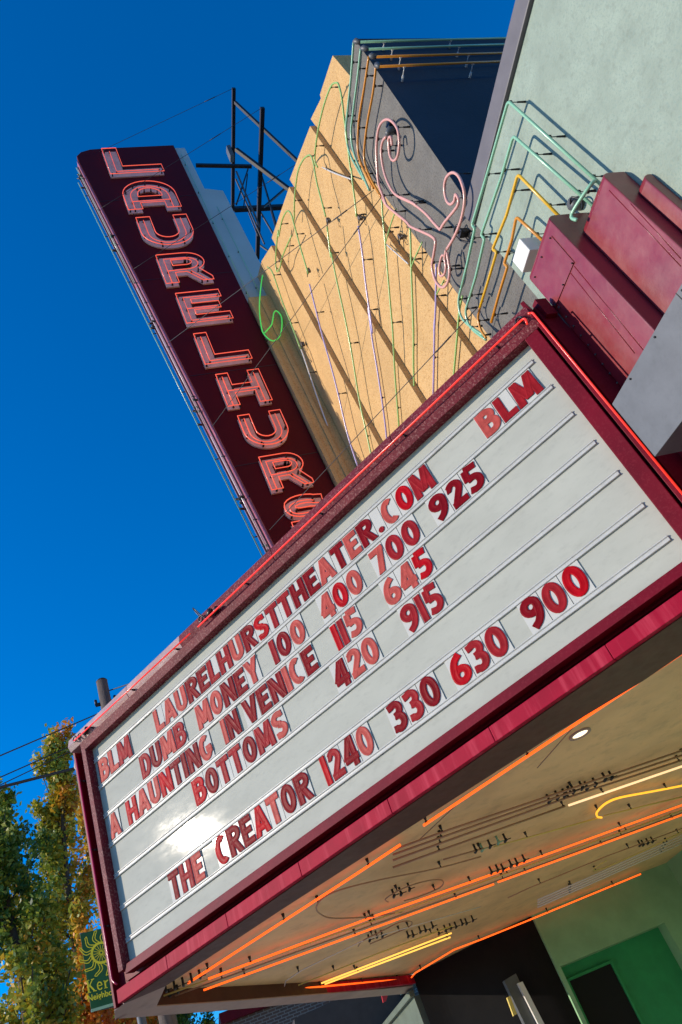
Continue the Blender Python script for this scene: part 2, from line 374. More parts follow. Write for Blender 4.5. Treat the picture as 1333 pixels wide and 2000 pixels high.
b.build('soffit_rim', M_rimd, mq, label='grey brown outer rim under the reader board')
b = MB(); fo = [Vector((-.52, 10.43, ZR-.001))]+[outf[0]]+outf[1:]; fi = [inn[0], inf[0]]+inf[1:]
strip(b, [Vector((-.55, 10.45, ZR+.001)), Vector((-.58, 10.9, ZR+.001)), outf[0]+Vector((0, 0, .001)), outf[1]+Vector((0, 0, .001)), outf[2]+Vector((0, 0, .001)), Vector((4.6, 18.1, ZR+.001))],
         [inn[0]+Vector((0, 0, .001)), (inn[0]+inf[0])/2+Vector((0, 0, .001)), inf[0]+Vector((0, 0, .001)), inf[1]+Vector((0, 0, .001)), inf[2]+Vector((0, 0, .001)), Vector((4.36, 17.1, ZR+.001))])
b.add([brd(8.30, ZR, .03), Vector((-.55, 10.45, ZR+.001)), inn[0]+Vector((0, 0, .001))], [(0, 1, 2)])
b.build('tip_rim', M_rim, mq, label='beige rim under the marquee tip')
b = MB()
ed = [Vector((4.36, 17.1, 0)), inf[2], inf[1], inf[0], (inn[0]+inf[0])/2, inn[0], inn[1], inn[2], inn[3], nend[1]]
for a_, c_ in zip(ed, ed[1:]):
    dd = (c_-a_); dd.z = 0; nn = Vector((dd.y, -dd.x, 0)).normalized()*.012
    b.add([Vector((p.x, p.y, z))+k for p in (a_, c_) for z in (ZR+.013, ZS+.03) for k in (Vector((0, 0, 0)), nn)], [(0, 1, 3, 2), (4, 6, 7, 5), (0, 4, 5, 1), (2, 3, 7, 6), (0, 2, 6, 4), (1, 5, 7, 3)])
b.build('inner_lip', M_rimd, mq)
sp = [Vector((p.x, p.y, ZS)) for p in ed]+[Vector((5.12, 2.3, ZS)), Vector((9.8, 2.3, ZS)), Vector((9.8, 15.9, ZS)), Vector((6.62, 15.9, ZS)), Vector((5.3, 16.9, ZS))]
b = MB(); b.prism(sp, (0, 0, .03)); b.build('soffit', M_soff, mq, label='tan painted soffit')
# panel seams on the soffit
for a_, c_ in (((1050, 1500), (1333, 1180)), ((820, 1640), (905, 1560))):
    q = on([a_, c_], Z, ZS-.004); MB().tube(q, .004, 4).build('soffit_seam', M_rim, mq)

# pilasters beside the marquee end (on the building)
def pil(y0, y1, x0, z1, z0=-EYE, lab=None):
    b_ = MB(); prof = [(XG-.002, z0), (x0, z0), (x0, z1-.10)]
    for k in range(1, 6): a = k/5*pi/2; prof.append((x0+.10*(1-cos(a)), z1-.10+.10*sin(a)))
    prof.append((XG-.002, z1))
    n_ = len(prof)
    b_.add([(x, y0, z) for x, z in prof]+[(x, y1, z) for x, z in prof], [(i, (i+1) % n_, (i+1) % n_+n_, i+n_) for i in range(n_)]+[tuple(range(n_)), tuple(range(n_, 2*n_))])
    return b_.build('pilaster', M_pink, bld, bevel=.012, label=lab)
pil(3.63, 4.27, 4.65, 5.90, 2.0, 'lowest rounded maroon pilaster nearest the reader board')
pil(3.09, 3.628, 4.85, 5.62, 2.0)
pil(2.95, 3.088, 5.00, 5.30, 2.0)
# access panel and seams on the first pilaster
def onp(pts, x): return [P(p, X, x) for p in pts]
q = onp([(1077, 460), (1122, 512), (1085, 600), (1040, 545)], 4.645)
b = MB(); b.prism(q, (-.004, 0, 0)); b.build('access_panel', M_pink, bld, bevel=.002)
b = MB()
for p in ((1076, 465), (1119, 514), (1059, 502), (1101, 556), (1046, 541), (1086, 596)):
    v = P(p, X, 4.64); b.tube([v, v-X*.012], .008, 8)
b.build('screw', M_iron, bld)
b = MB(); v0, v1 = onp([(1086, 608), (1212, 765)], 4.648); b.tube([v0, v1], .012, 6); b.build('seam_bead', M_ironr, bld)
for i, (pa, pb, x) in enumerate((((1122, 520), (1262, 690), 4.648), ((1104, 520), (1240, 690), 4.648), ((1232, 398), (1330, 505), 4.848), ((1190, 372), (1330, 520), 4.848))):
    v0, v1 = onp([pa, pb], x); MB().tube([v0, v1], .004, 5).build('metal_seam', M_pink, bld)
for k in range(9):
    v = P((1093+k*14.2, 600+k*18.5), X, 4.647); MB().tube([v, v-X*.008], .010, 8).build('rivet', M_ironr, bld)
# white box beside pilaster
wb = MB(); q = onp([(1012, 458), (1040, 492), (1024, 542), (996, 506)], 4.80)
ys = [v.y for v in q]; zs = [v.z for v in q]
wb.aabb(4.80, 5.118, min(ys)+.02, max(ys)-.02, min(zs)+.05, max(zs)-.05)
o = wb.build('junction_box', M_white, None, base=(5, 4.4, 5.5), bevel=.01); tag(o, 'small white box fixed to the wall behind the first maroon pilaster', 'box')

# grey metal box at the right edge
eq = thing('metal_housing', (4.2, 3.2, 3.0), 'plain grey metal housing jutting out over the reader board at right', 'metal box')
q = on([(1195, 790), (1279, 893), (1333, 822), (1333, 552)], X, 3.9)
ytop = q[3]; fr = [q[0], q[1]]
dirt_ = (q[3]-q[0]); dirb = (q[2]-q[1])
far_t = q[0]+dirt_*2.2; far_b = q[1]+dirb*2.2*abs(dirt_.y/dirb.y)
b = MB(); b.prism([q[0], q[1], far_b, far_t], (.9, 0, 0)); b.build('housing_body', M_met, eq, bevel=.008)
for k in range(4):
    t_ = .12+.16*k; v = q[0].lerp(far_t, t_)+(q[1]-q[0])*.06-X*.003; MB().tube([v, v-X*.006], .008, 8).build('screw', M_iron, eq)
v0 = q[0].lerp(far_t, .42)-X*.002; v1 = q[1].lerp(far_b, .42)-X*.002; MB().box((v0+v1)/2, (v1-v0)/2, (0, .0025, 0), (.002, 0, 0)).build('panel_joint', M_iron, eq)
b = MB(); v = (q[1]+far_b)/2
b.box(((3.9+4.8)/2, v.y, min(q[1].z, far_b.z)-.03), (.38, 0, 0), (0, abs(q[1].y-far_b.y)*.42, 0), (0, 0, .02)); b.build('housing_grille', M_iron, eq)

# ------------------------------------------------------------ neon helper
def neon(pts, m_, label, group, n=None, off=.1, r=.011, sup=None, step=.7, sup_r=.007, cat='neon tube', name='neon_tube', glow=None):
    """pts: points on the tube; n: direction from the tube to its wall, off: distance"""
    base = pts[0]
    t = thing(name, base, label, cat, group)
    MB().tube(pts, r, 8).build('glass_tube', m_, t)
    if n is not None:
        L_ = 0; nxt = step*.35; pos = []
        for a_, c_ in zip(pts, pts[1:]):
            d = (c_-a_).length
            while L_+d > nxt and d > 0:
                pos.append(a_+(c_-a_)*((nxt-L_)/d)); nxt += step
            L_ += d
        if not pos: pos = [pts[len(pts)//2]]
        src = None
        for p in pos:
            if src is None:
                b_ = MB(); q0 = Vector((0, 0, 0))
                b_.tube([q0+n*r*.5, q0+n*off*.55], sup_r*.8, 6); b_.tube([q0+n*off*.5, q0+n*off*.98], [sup_r*1.5, sup_r*2.1], 8)
                b_.tube([q0+n*r*.4, q0+n*r*1.5], r*1.25, 8)
                s_ = b_.build('tube_support', sup or M_sup, None, base=(0, 0, 0))
                src = s_
            else:
                s_ = src.copy(); C.objects.link(s_)
            s_.parent = t; s_.location = p+UP-t.location
    return t
def trace(pts, n, d, sm=True, k=4):
    q = on(pts, n, d); return smooth_path(q, k) if sm else q

# frame tubes (red, lit)
def bline(s0, s1, z, o): return [brd(s0, z, o), brd(s1, z, o)]
neon(rounded([brd(.66, 5.10, .19), brd(.64, 5.195, .175), brd(5.6, 5.19, .175)], .05), T['red'], 'long lit red tube along the top rail above LAURELHURSTTHEATER', 'red tubes outlining the marquee', -BN, .07, .010, step=1.25)
neon([brd(5.75, 5.20, .175), brd(8.20, 5.23, .175)], T['red'], 'shorter red tube on the top rail painted with pale sun sheen near the marquee tip', 'red tubes outlining the marquee', -BN, .07, .009, step=.9)
for k, p in enumerate(((5.66, 5.33), (5.70, 5.25))):
    pass
neon(rounded([brd(.60, 5.22, .15), brd(.565, 5.20, .14), brd(.555, 2.3, .14)], .04), T['red'], 'vertical lit red tube down the right end of the reader board', 'red tubes outlining the marquee', -BN, .05, .010, step=1.1)
neon(rounded([brd(8.43, 5.12, .02), brd(8.43, 2.42, .02), brd(8.36, 2.36, .02)], .04), T['crimson'], 'vertical red tube in the dark channel at the marquee tip', 'red tubes outlining the marquee', -BN, .1, .012, step=.9)
# conduit rings and cans near the tip
for (s, z) in ((8.22, 5.27), (8.12, 5.25), (5.55, 5.28), (.70, 5.24)):
    ring = [brd(s, z, .145)+BD*cos(a)*.035+Z*sin(a)*.035 for a in [i/14*2*pi for i in range(15)]]
    o = MB().tube(ring, .010, 6).build('socket_ring', M_sup, mq)
for (s, z) in ((5.45, 5.24), (5.35, 5.20), (8.02, 5.23)):
    MB().tube([brd(s, z, .13), brd(s-.10, z+.02, .16)], .028, 10).build('electrode_housing', M_sup, mq)
b = MB(); b.tube(smooth_path([brd(5.6, 5.36, .1), brd(5.64, 5.48, .12), brd(5.56, 5.42, .2), brd(5.5, 5.28, .17), brd(5.46, 5.2, .15)]), .007, 6); b.build('cable', M_sup, mq)

# ------------------------------------------------------------ reader board letters
a = .115
def arc(cx, cy, rx, ry, a0, a1, n=10): return [(cx+rx*cos(radians(a0+(a1-a0)*i/n)), cy+ry*sin(radians(a0+(a1-a0)*i/n))) for i in range(n+1)]
H = (1, 0)
# every glyph: (width, [ (points, cut_start, cut_end) ... ]) in units of the letter height; stroke half width a
def G(ch):
    t = a
    W_ = .60
    if ch in 'O0': w_ = .60 if ch == 'O' else .60; return w_, [(arc(w_/2, .5, w_/2-t, .5-t, 90, 450, 26), None, None, True)]
    if ch == 'L': return .5, [([(t, 1), (t, 0)], None, None), ([(t, t), (.5, t)], None, None)]
    if ch == 'A': return .66, [([(.09, 0), (.33, 1)], H, H), ([(.57, 0), (.33, 1)], H, H), ([(.17, .27), (.49, .27)], None, None)]
    if ch == 'U': return W_, [([(t, 1)]+arc(W_/2, .32, W_/2-t, .32-t, 180, 360, 12)+[(W_-t, 1)], None, None)]
    if ch == 'R': return .6, [([(t, 1), (t, 0)], None, None), ([(t, 1-t)]+arc(.30, .71, .2, .19, 90, -90, 10)+[(t, .52)], None, None), ([(.27, .5), (.50, 0)], H, H)]
    if ch == 'E': return .52, [([(t, 1), (t, 0)], None, None), ([(t, 1-t), (.52, 1-t)], None, None), ([(t, .51), (.46, .51)], None, None), ([(t, t), (.52, t)], None, None)]
    if ch == 'H': return .62, [([(t, 1), (t, 0)], None, None), ([(.52, 1), (.52, 0)], None, None), ([(t, .5), (.52, .5)], None, None)]
    if ch == 'S': return .56, [([(.50, .87)]+arc(.28, .725, .18, .175, 50, 270, 12)+arc(.28, .285, .18, .185, 90, -130, 12)+[(.06, .13)], None, None)]
    if ch == 'T': return .56, [([(.28, 1), (.28, 0)], None, None), ([(0, 1-t), (.56, 1-t)], None, None)]
    if ch == '.': return .32, [(arc(.16, .12, .05, .05, 90, 450, 12), None, None, True)]
    if ch == 'C': return .56, [(arc(.30, .5, .20, .4, 55, 305, 18), None, None)]
    if ch == 'M': return .74, [([(.09, 0), (.13, 1)], H, H), ([(.65, 0), (.61, 1)], H, H), ([(.13, 1), (.37, .12)], H, H), ([(.61, 1), (.37, .12)], H, H)]
    if ch == 'B': return .58, [([(t, 1), (t, 0)], None, None), ([(t, 1-t)]+arc(.29, .72, .17, .18, 90, -90, 10)+[(t, .54)], None, None), ([(t, .54)]+arc(.30, .32, .19, .22, 90, -90, 10)+[(t, .1)], None, None)]
    if ch == 'D': return .6, [([(t, 1), (t, 0)], None, None), ([(t, 1-t)]+arc(.26, .5, .24, .4, 90, -90, 14)+[(t, t)], None, None)]
    if ch == 'N': return .64, [([(t, 1), (t, 0)], None, None), ([(.54, 1), (.54, 0)], None, None), ([(t, 1), (.54, 0)], H, H)]
    if ch == 'Y': return .62, [([(.31, .48), (.31, 0)], None, None), ([(.09, 1), (.31, .42)], H, H), ([(.53, 1), (.31, .42)], H, H)]
    if ch == 'I' or ch == '1': return .22, [([(.11, 1), (.11, 0)], None, None)]
    if ch == 'G': return .6, [(arc(.30, .5, .20, .4, 55, 330, 18), None, None), ([(.5, .45), (.5, .2)], None, None), ([(.32, .42), (.58, .42)], None, None)]
    if ch == 'V': return .64, [([(.09, 1), (.32, 0)], H, H), ([(.55, 1), (.32, 0)], H, H)]
    if ch == '2': return .54, [([(.05, .78)]+arc(.27, .70, .17, .20, 160, -35, 12)+[(.12, .12)], None, None), ([(.02, t), (.54, t)], None, None)]
    if ch == '3': return .54, [([(.05, .86)]+arc(.26, .72, .17, .18, 120, -80, 10)+[(.2, .53)], None, None), ([(.2, .53)]+arc(.26, .31, .18, .21, 85, -130, 12)+[(.04, .16)], None, None)]
    if ch == '4': return .60, [([(.44, 1), (.44, 0)], None, None), ([(.40, .96), (.08, .28)], None, None), ([(.03, .28), (.60, .28)], None, None)]
    if ch == '5': return .56, [([(.14, .96), (.52, .90)], None, None), ([(.15, .95), (.12, .52)], None, None), ([(.12, .55)]+arc(.26, .33, .20, .23, 80, -110, 12)+[(.06, .16)], None, None)]
    if ch == '6': return .58, [(arc(.29, .30, .19, .20, 90, 450, 18), None, None, True), ([(.45, .92)]+arc(.40, .32, .30, .55, 110, 180, 8), None, None)]
    if ch == '7': return .54, [([(0, 1-t), (.54, 1-t)], None, None), ([(.45, .92), (.2, 0)], None, H)]
    if ch == '9': return .58, [(arc(.29, .70, .19, .20, 90, 450, 18), None, None, True), ([(.13, .08)]+arc(.18, .68, .30, .55, -70, 0, 8), None, None)]
    return .4, []
def ribbon(bm_, pts, hw, c0, c1, closed, fn, h, seed):
    """stroke with a dished cross section; fn maps (u, v, height) to 3-D"""
    pr = [(-1, 0), (-1, .75), (-.68, 1), (-.25, .78), (.25, .78), (.68, 1), (1, .75), (1, 0)]
    n_ = len(pts); rows = []
    for i, p in enumerate(pts):
        if closed:
            a_ = pts[(i-1) % (n_-1)]; c_ = pts[(i+1) % (n_-1)]
        else:
            a_ = pts[max(i-1, 0)]; c_ = pts[min(i+1, n_-1)]
        dx, dy = c_[0]-a_[0], c_[1]-a_[1]; l = sqrt(dx*dx+dy*dy) or 1; nx, ny = -dy/l, dx/l
        s_ = hw
        cut = c0 if i == 0 else (c1 if i == n_-1 else None)
        if cut:
            dot = nx*cut[0]+ny*cut[1]; nx, ny = cut[0]*(1 if dot > 0 else -1), cut[1]*(1 if dot > 0 else -1); s_ = hw/max(.3, abs(dot))
        rows.append([fn(p[0]+nx*s_*k, p[1]+ny*s_*k, h*hh+seed) for k, hh in pr])
    m_ = len(pr); vs = sum(rows, [])
    fs = [(i*m_+k, i*m_+k+1, (i+1)*m_+k+1, (i+1)*m_+k) for i in range(n_-1) for k in range(m_-1)]
    if not closed: fs += [tuple(range(m_)), tuple((n_-1)*m_+k for k in range(m_))]
    bm_.add(vs, fs)
LZ = {1: (4.556, .285), 2: (4.186, .285), 3: (3.821, .285), 4: (3.456, .285), 6: (2.741, .285)}
PH, BASE_OFF = .325, -.006
words = [
 (1, 'BLM', 8.03, 7.33, 'llm'), (1, 'LAURELHURSTTHEATER.COM', 6.85, 2.24, 'lllddmmldrmmddldldmlrm'), (1, 'BLM', 1.60, .90, 'lmm'),
 (2, 'DUMB', 7.26, 6.37, 'mdlm'), (2, 'MONEY', 6.16, 5.05, 'llddl'), (2, '100', 4.84, 4.30, 'mdl'), (2, '400', 4.06, 3.43, 'lrl'), (2, '700', 3.27, 2.62, 'lmm'), (2, '925', 2.45, 1.80, 'ddd'),
 (3, 'A', 8.02, 7.80, 'l'), (3, 'HAUNTING', 7.66, 6.03, 'rllrdddl'), (3, 'IN', 5.84, 5.54, 'ld'), (3, 'VENICE', 5.46, 4.30, 'dddlld'), (3, '115', 4.03, 3.63, 'rml'), (3, '645', 3.30, 2.67, 'llr'),
 (4, 'BOTTOMS', 6.50, 4.93, 'rdmmdml'), (4, '420', 4.21, 3.58, 'dll'), (4, '915', 3.24, 2.74, 'mmm'),
 (6, 'THE', 7.20, 6.60, 'dml'), (6, 'CREATOR', 6.39, 4.90, 'rddrldd'), (6, '1240', 4.72, 4.03, 'rmdl'), (6, '330', 3.80, 3.17, 'dmd'), (6, '630', 3.03, 2.38, 'rmm'), (6, '900', 2.18, 1.52, 'dmr')]
rown = {1: 'top', 2: 'second', 3: 'third', 4: 'fourth', 6: 'bottom'}
toneN = {'d': 'dark red', 'm': 'medium red', 'l': 'faded pinkish red', 'r': 'bright deep red'}
ordn = ['first', 'second', 'third', 'fourth', 'fifth']
phr = {'100': 'showtime 100', '115': 'showtime 115'}
blm = 0
for row, wd, sa, sb, tn in words:
    z0, hh = LZ[row]
    wid = [G(c_)[0] for c_ in wd]; gap = .07; tot = sum(wid)+gap*len(wd)
    sc_ = (sa-sb)/tot
    s = sa; seen = {}
    tag_w = wd
    if wd == 'BLM':
        blm += 1; tag_w = 'left BLM' if blm == 1 else 'right BLM'
    for i, ch in enumerate(wd):
        wv = wid[i]*sc_; cell = (wid[i]+gap)*sc_
        seen[ch] = seen.get(ch, 0)+1
        NW = dict(zip('0123456789', 'zero one two three four five six seven eight nine'.split()))
        SW = {'100': 'one hundred', '400': 'four hundred', '700': 'seven hundred', '925': 'nine twenty-five', '115': 'one fifteen', '645': 'six forty-five', '420': 'four twenty', '915': 'nine fifteen', '1240': 'twelve forty', '330': 'three thirty', '630': 'six thirty', '900': 'nine hundred'}
        tag_w = SW.get(tag_w, tag_w)
        what = 'period' if ch == '.' else (('numeral '+NW[ch]) if ch.isdigit() else 'letter '+ch)
        pre = (ordn[seen[ch]-1]+' ') if wd.count(ch) > 1 else ''
        kindw = 'showtime' if wd.isdigit() else ('' if wd == 'BLM' else 'the word' if len(wd) > 1 else 'the title word')
        lab = f'{toneN[tn[i]]} {pre}{what} in {kindw} {tag_w} on the {rown[row]} row'.replace('  ', ' ')
        jz = random.uniform(-.004, .004); tl = random.uniform(-.012, .012)
        base = brd(s-wv/2, z0, .01)
        t = thing('sign_letter', base, lab, 'letter panel', 'changeable letters on the reader board')
        o0 = .004
        pz0, pz1 = z0-.016, z0-.016+PH
        b = MB(); c_ = brd(s-cell/2+gap*sc_*.5, (pz0+pz1)/2, o0+.002)
        b.box(c_, BD*(cell/2-.0035), Z*((pz1-pz0)/2), BN*.002); b.build('letter_plate', M_plate, t)
        b = MB()
        b.box(c_-BN*.0035, BD*(cell/2-.0022), Z*((pz1-pz0)/2), BN*.001)
        b.build('plate_edge', M_pedge, t)
        b = MB(); hmul = hh*(1 if not ch.isdigit() else 1.0)
        def fn(u, v, h, s=s, z0=z0): return brd(s-u*sc_-(v-.5)*tl*hmul, z0+jz+v*hmul, o0+.006+h)
        # widths scale with sc_, heights with hh: keep the stroke about even
        for k, st in enumerate(G(ch)[1]):
            pts, c0, c1 = st[:3]; cl = len(st) > 3
            ribbon(b, pts, a*(1 if ch not in '.' else .55), c0, c1, cl, fn, .008, k*.0005)
        b.build('raised_letter', LM[tn[i]], t)
        s -= cell

# ------------------------------------------------------------ vertical blade sign
YB, YB2 = 10.55, 11.05
sg = thing('blade_sign', (3.8, YC, 5.3), 'tall tapering purple maroon blade sign spelling LAURELHURST downward', 'sign')
def yb(p, y=YB): return P(p, Y, y)
v_ft = yb((146, 300)); v_fb = yb((534, 1062))
def fx(z): return v_ft.x+(v_fb.x-v_ft.x)*(z-v_ft.z)/(v_fb.z-v_ft.z)
tp = yb((345, 283)).z; bx_ = 4.48
outl = [Vector((bx_, YB, 5.36)), Vector((bx_, YB, tp))]
r_ = .42; xl = fx(tp-r_)
outl += [Vector((xl+.9, YB, tp-.0)), Vector((xl+.42, YB, tp-.03)), Vector((xl+.15, YB, tp-.16)), Vector((xl+.02, YB, tp-.36)), Vector((fx(tp-.7), YB, tp-.7)), Vector((fx(5.36), YB, 5.36))]
MB().prism(outl, (0, YB2-YB, 0)).build('sign_cabinet', M_blade, sg, bevel=.012)
# front edge: sunlit look of the maroon painted in as pink
b = MB(); b.prism([Vector((fx(z)-o_, YB+.02, z)) for z, o_ in ((tp-.62, .001), (5.4, .001), (5.4, .03), (tp-.62, .03))], (0, YB2-YB-.04, 0)); b.build('front_edge', M_bedge, sg)
for yy in (YB+.13, YB2-.13):
    b = MB(); b.prism([Vector((fx(z)-o_, yy-.01, z)) for z, o_ in ((tp-.7, .031), (5.5, .031), (5.5, .06), (tp-.7, .06))], (0, .02, 0)); b.build('edge_bead', M_ironr, sg)
# pale stepped wing behind
wp = on([(345, 283), (360, 286), (400, 368), (436, 372), (500, 512)], Y, 10.62)
zz = 14.3
b = MB(); b.prism([Vector((bx_+.001, 10.62, tp-.02)), Vector((wp[1].x, 10.62, tp-.05)), Vector((wp[2].x, 10.62, wp[2].z)), Vector((wp[3].x, 10.62, wp[3].z)), Vector((wp[3].x, 10.62, zz)), Vector((bx_+.001, 10.62, zz))], (0, .36, 0)); b.build('stepped_wing', M_bgrey, sg, bevel=.01)
# panel seams
b = MB()
for z in (19.4, 15.9, 12.5, 9.9): b.box(((fx(z)+bx_)/2, YB-.002, z), ((bx_-fx(z))/2-.02, 0, 0), (0, .003, 0), (0, 0, .006))
b.build('cabinet_seam', M_iron, sg)
def lo_(name):
    t = .27
    if name == 'L': return [[(0, 1), (t, 1), (t, t), (1, t), (1, 0), (0, 0)]], [[(t/2, .93), (t/2, t/2), (.93, t/2)]]
    if name == 'A': return [[(0, 0)]+arc(.5, .52, .5, .48, 180, 0, 16)+[(1, 0), (1-t, 0), (1-t, .22), (t, .22), (t, 0)], arc(.5, .5, .5-t, .24, 180, 0, 10)+[(1-t, .44), (t, .44)]], \
        [[(t/2, .05)]+arc(.5, .5, .5-t/2, .36, 180, 0, 12)+[(1-t/2, .05)], [(t/2, .33), (1-t/2, .33)]]
    if name == 'U': return [[(0, 1), (t, 1)]+arc(.5, .48, .5-t, .22, 180, 360, 10)+[(1-t, 1), (1, 1)]+arc(.5, .48, .5, .48, 0, -180, 16)], [[(t/2, .94)]+arc(.5, .48, .5-t/2, .35, 180, 360, 12)+[(1-t/2, .94)]]
    if name == 'R': return [[(0, 1), (.55, 1)]+arc(.58, .68, .38, .32, 90, -55, 10)+[(1, .12), (1, 0), (.78, 0), (.52, .34), (t, .34), (t, 0), (0, 0)], [(t, .78), (.56, .78)]+arc(.57, .68, .12, .10, 80, -80, 5)+[(.56, .58), (t, .58)]], \
        [[(t/2, .05), (t/2, .88), (.55, .88)]+arc(.58, .68, .25, .20, 90, -80, 8)+[(t/2, .46)], [(.62, .4), (.88, .06)]]
    if name == 'E': return [[(0, 1), (.95, 1), (.95, .76), (t, .76), (t, .62), (.85, .62), (.85, .40), (t, .40), (t, .24), (1, .24), (1, 0), (0, 0)]], [[(.9, .88), (t/2, .88), (t/2, .12), (.93, .12)], [(t/2, .51), (.8, .51)]]
    if name == 'H': return [[(0, 1), (t, 1), (t, .62), (1-t, .62), (1-t, 1), (1, 1), (1, 0), (1-t, 0), (1-t, .37), (t, .37), (t, 0), (0, 0)]], [[(t/2, .95), (t/2, .05)], [(1-t/2, .95), (1-t/2, .05)], [(t/2, .5), (1-t/2, .5)]]
    if name == 'T': return [[(0, 1), (1, 1), (1, .74), (.63, .74), (.63, 0), (.37, 0), (.37, .74), (0, .74)]], [[(.05, .87), (.95, .87)], [(.5, .87), (.5, .05)]]
    if name == 'S':
        cl = [(.97, .80)]+arc(.5, .73, .36, .15, 40, 180, 8)+arc(.42, .66, .28, .14, 190, 262, 4)+arc(.55, .36, .32, .16, 80, -10, 5)+arc(.5, .28, .36, .16, 0, -140, 8)+[(.03, .18)]
        L_, R_ = [], []
        for i, p in enumerate(cl):
            q0 = cl[max(i-1, 0)]; q1 = cl[min(i+1, len(cl)-1)]; dx, dy = q1[0]-q0[0], q1[1]-q0[1]; l = sqrt(dx*dx+dy*dy) or 1
            L_.append((p[0]-dy/l*.13, p[1]+dx/l*.12)); R_.append((p[0]+dy/l*.13, p[1]-dx/l*.12))
        return [L_+R_[::-1]], [cl[1:-1]]
BL = [('L', 2.52, 3.88, 20.48, 21.85), ('A', 2.64, 3.92, 18.68, 20.02), ('U', 2.74, 3.95, 17.02, 18.30), ('R', 2.87, 3.93, 15.50, 16.64), ('E', 2.98, 3.97, 14.02, 15.10), ('L', 3.03, 3.99, 12.64, 13.64),
      ('H', 3.15, 4.02, 11.34, 12.29), ('U', 3.25, 4.08, 10.17, 11.04), ('R', 3.33, 4.10, 9.08, 9.90), ('S', 3.41, 4.14, 8.05, 8.85), ('T', 3.46, 4.16, 7.05, 7.82)]
from mathutils.geometry import tessellate_polygon
for ch, x0, x1, z0, z1 in BL:
    ol, il = lo_(ch)
    mp3 = lambda u, v, y: Vector((x0+u*(x1-x0), y, z0+v*(z1-z0)))
    loops = [[mp3(u, v, YB-.035) for u, v in l] for l in ol]
    tri = tessellate_polygon(loops); flat = sum(loops, []); n_ = len(flat)
    b = MB(); fs = [t for t in tri]; bs = 0
    for l in loops:
        k_ = len(l); fs += [(bs+i, bs+(i+1) % k_, bs+(i+1) % k_+n_, bs+i+n_) for i in range(k_)]; bs += k_
    b.add(flat+[v+Vector((0, .034, 0)) for v in flat], fs)
    pn = b.build('letter_face', M_blet, sg)
    for l in ol:
        pts = [mp3(u, v, YB-.135) for u, v in l]; MB().tube(pts+[pts[0], pts[1]], .0105, 6).build('letter_tube', T['letter'], pn)
    for l in il:
        MB().tube([mp3(u, v, YB-.095) for u, v in l], .0095, 6).build('letter_tube', T['letter'], pn)
    b = MB(); rnd = random.Random(ord(ch)+int(z0*10))
    for l in ol:
        for (u, v) in l[::max(1, len(l)//6)]:
            p = mp3(u+(.5-u)*.08, v+(.5-v)*.08, YB-.036); b.tube([p, p+Vector((0, -.095, 0))], [.02, .012], 6)
    for l in il:
        for (u, v) in l[::max(1, len(l)//3)]: p = mp3(u, v, YB-.036); b.tube([p, p+Vector((0, -.06, 0))], [.022, .014], 6)
    b.build('tube_support', M_sup, pn, kind='stuff')
# edge tubes of the blade
neon([Vector((fx(z)-.115, YB+.05, z)) for z in (tp-.9, 15.9)], T['green'], 'upper mint tube along the front edge of the blade sign', 'tubes edging the blade sign', X, .075, .012, step=1.6)
neon([Vector((fx(z)-.115, YB+.05, z)) for z in (15.7, 11.0)], T['white'], 'middle pale tube along the front edge of the blade sign', 'tubes edging the blade sign', X, .075, .012, step=1.6)
neon([Vector((fx(z)-.115, YB+.05, z)) for z in (10.8, 7.9)], T['white'], 'lower pale tube along the front edge of the blade sign', 'tubes edging the blade sign', X, .075, .012, step=1.6)
neon([Vector((fx(z)-.115, YB2-.05, z)) for z in (tp-.9, 8.0)], T['green'], 'mint tube along the far corner of the blade front', 'tubes edging the blade sign', X, .075, .012, step=2.)
neon(smooth_path([Vector((xl+.1, YB+.1, tp-.25+.06)), Vector((xl+.45, YB+.1, tp+.05)), Vector((xl+1.2, YB+.1, tp+.13)), Vector((bx_-.3, YB+.1, tp+.11))]), T['green'], 'mint tube over the rounded top of the blade sign', 'tubes edging the blade sign', -Z, .09, .012, step=.9)
for i, (p0, p1, nm) in enumerate((((360, 300), (500, 545), 'inner'), ((420, 384), (493, 540), 'outer'))):
    q0, q1 = yb(p0, 10.58), yb(p1, 10.58)
    if i == 0: pts = [Vector((bx_+.09, 10.56, tp-.5)), Vector((bx_+.09, 10.56, 14.9))]
    else: pts = [Vector((bx_+.36, 10.56, 18.8)), Vector((bx_+.36, 10.56, 14.9))]
    neon(pts, T['green'], nm+' green tube on the pale stepped wing of the blade', 'tubes on the blade wing', Y, .06, .010, step=1.5)
# electrode clusters on the blade front
b = MB()
for z in (tp-1.2, 17.7, 14.6, 11.6, 9.3, 7.95):
    for k in range(5): 
        p = Vector((fx(z)-.05-.02*(k % 2), YB+.03+.08*k, z+random.uniform(-.25, .25))); b.tube([p, p+Vector((-.09, 0, .03))], .022, 8)
b.build('electrode_cluster', M_sup, sg)

# ------------------------------------------------------------ roof truss holding the blade
tr = thing('sign_truss', (6.2, YC, 12), 'black iron truss standing behind the top of the tan pylon', 'iron truss')
def beam(p0, p1, w_=.05, m_=M_iron, name='beam', w2=None):
    p0 = Vector(p0); p1 = Vector(p1); d = (p1-p0); L_ = d.length; d.normalize(); u = d.cross(Z if abs(d.z) < .9 else X).normalized(); v = d.cross(u)
    MB().box((p0+p1)/2, d*L_/2, u*w_*.6, v*(w2 or w_)*.6).build(name, m_, tr)
X1, X2 = 6.16, 6.32
b1a = P((457, 172), X, X1); b1b = P((455, 412), X, X1); b2a = P((513, 210), X, X2); b2b = P((503, 505), X, X2)
beam(b1a, b1b, .075, name='outrigger'); beam(b2a, b2b, .085, name='outrigger')
q0, q1 = P((383, 323), Y, YC), P((492, 325), Y, YC); beam(q0, q1, .07, name='cross_bar')
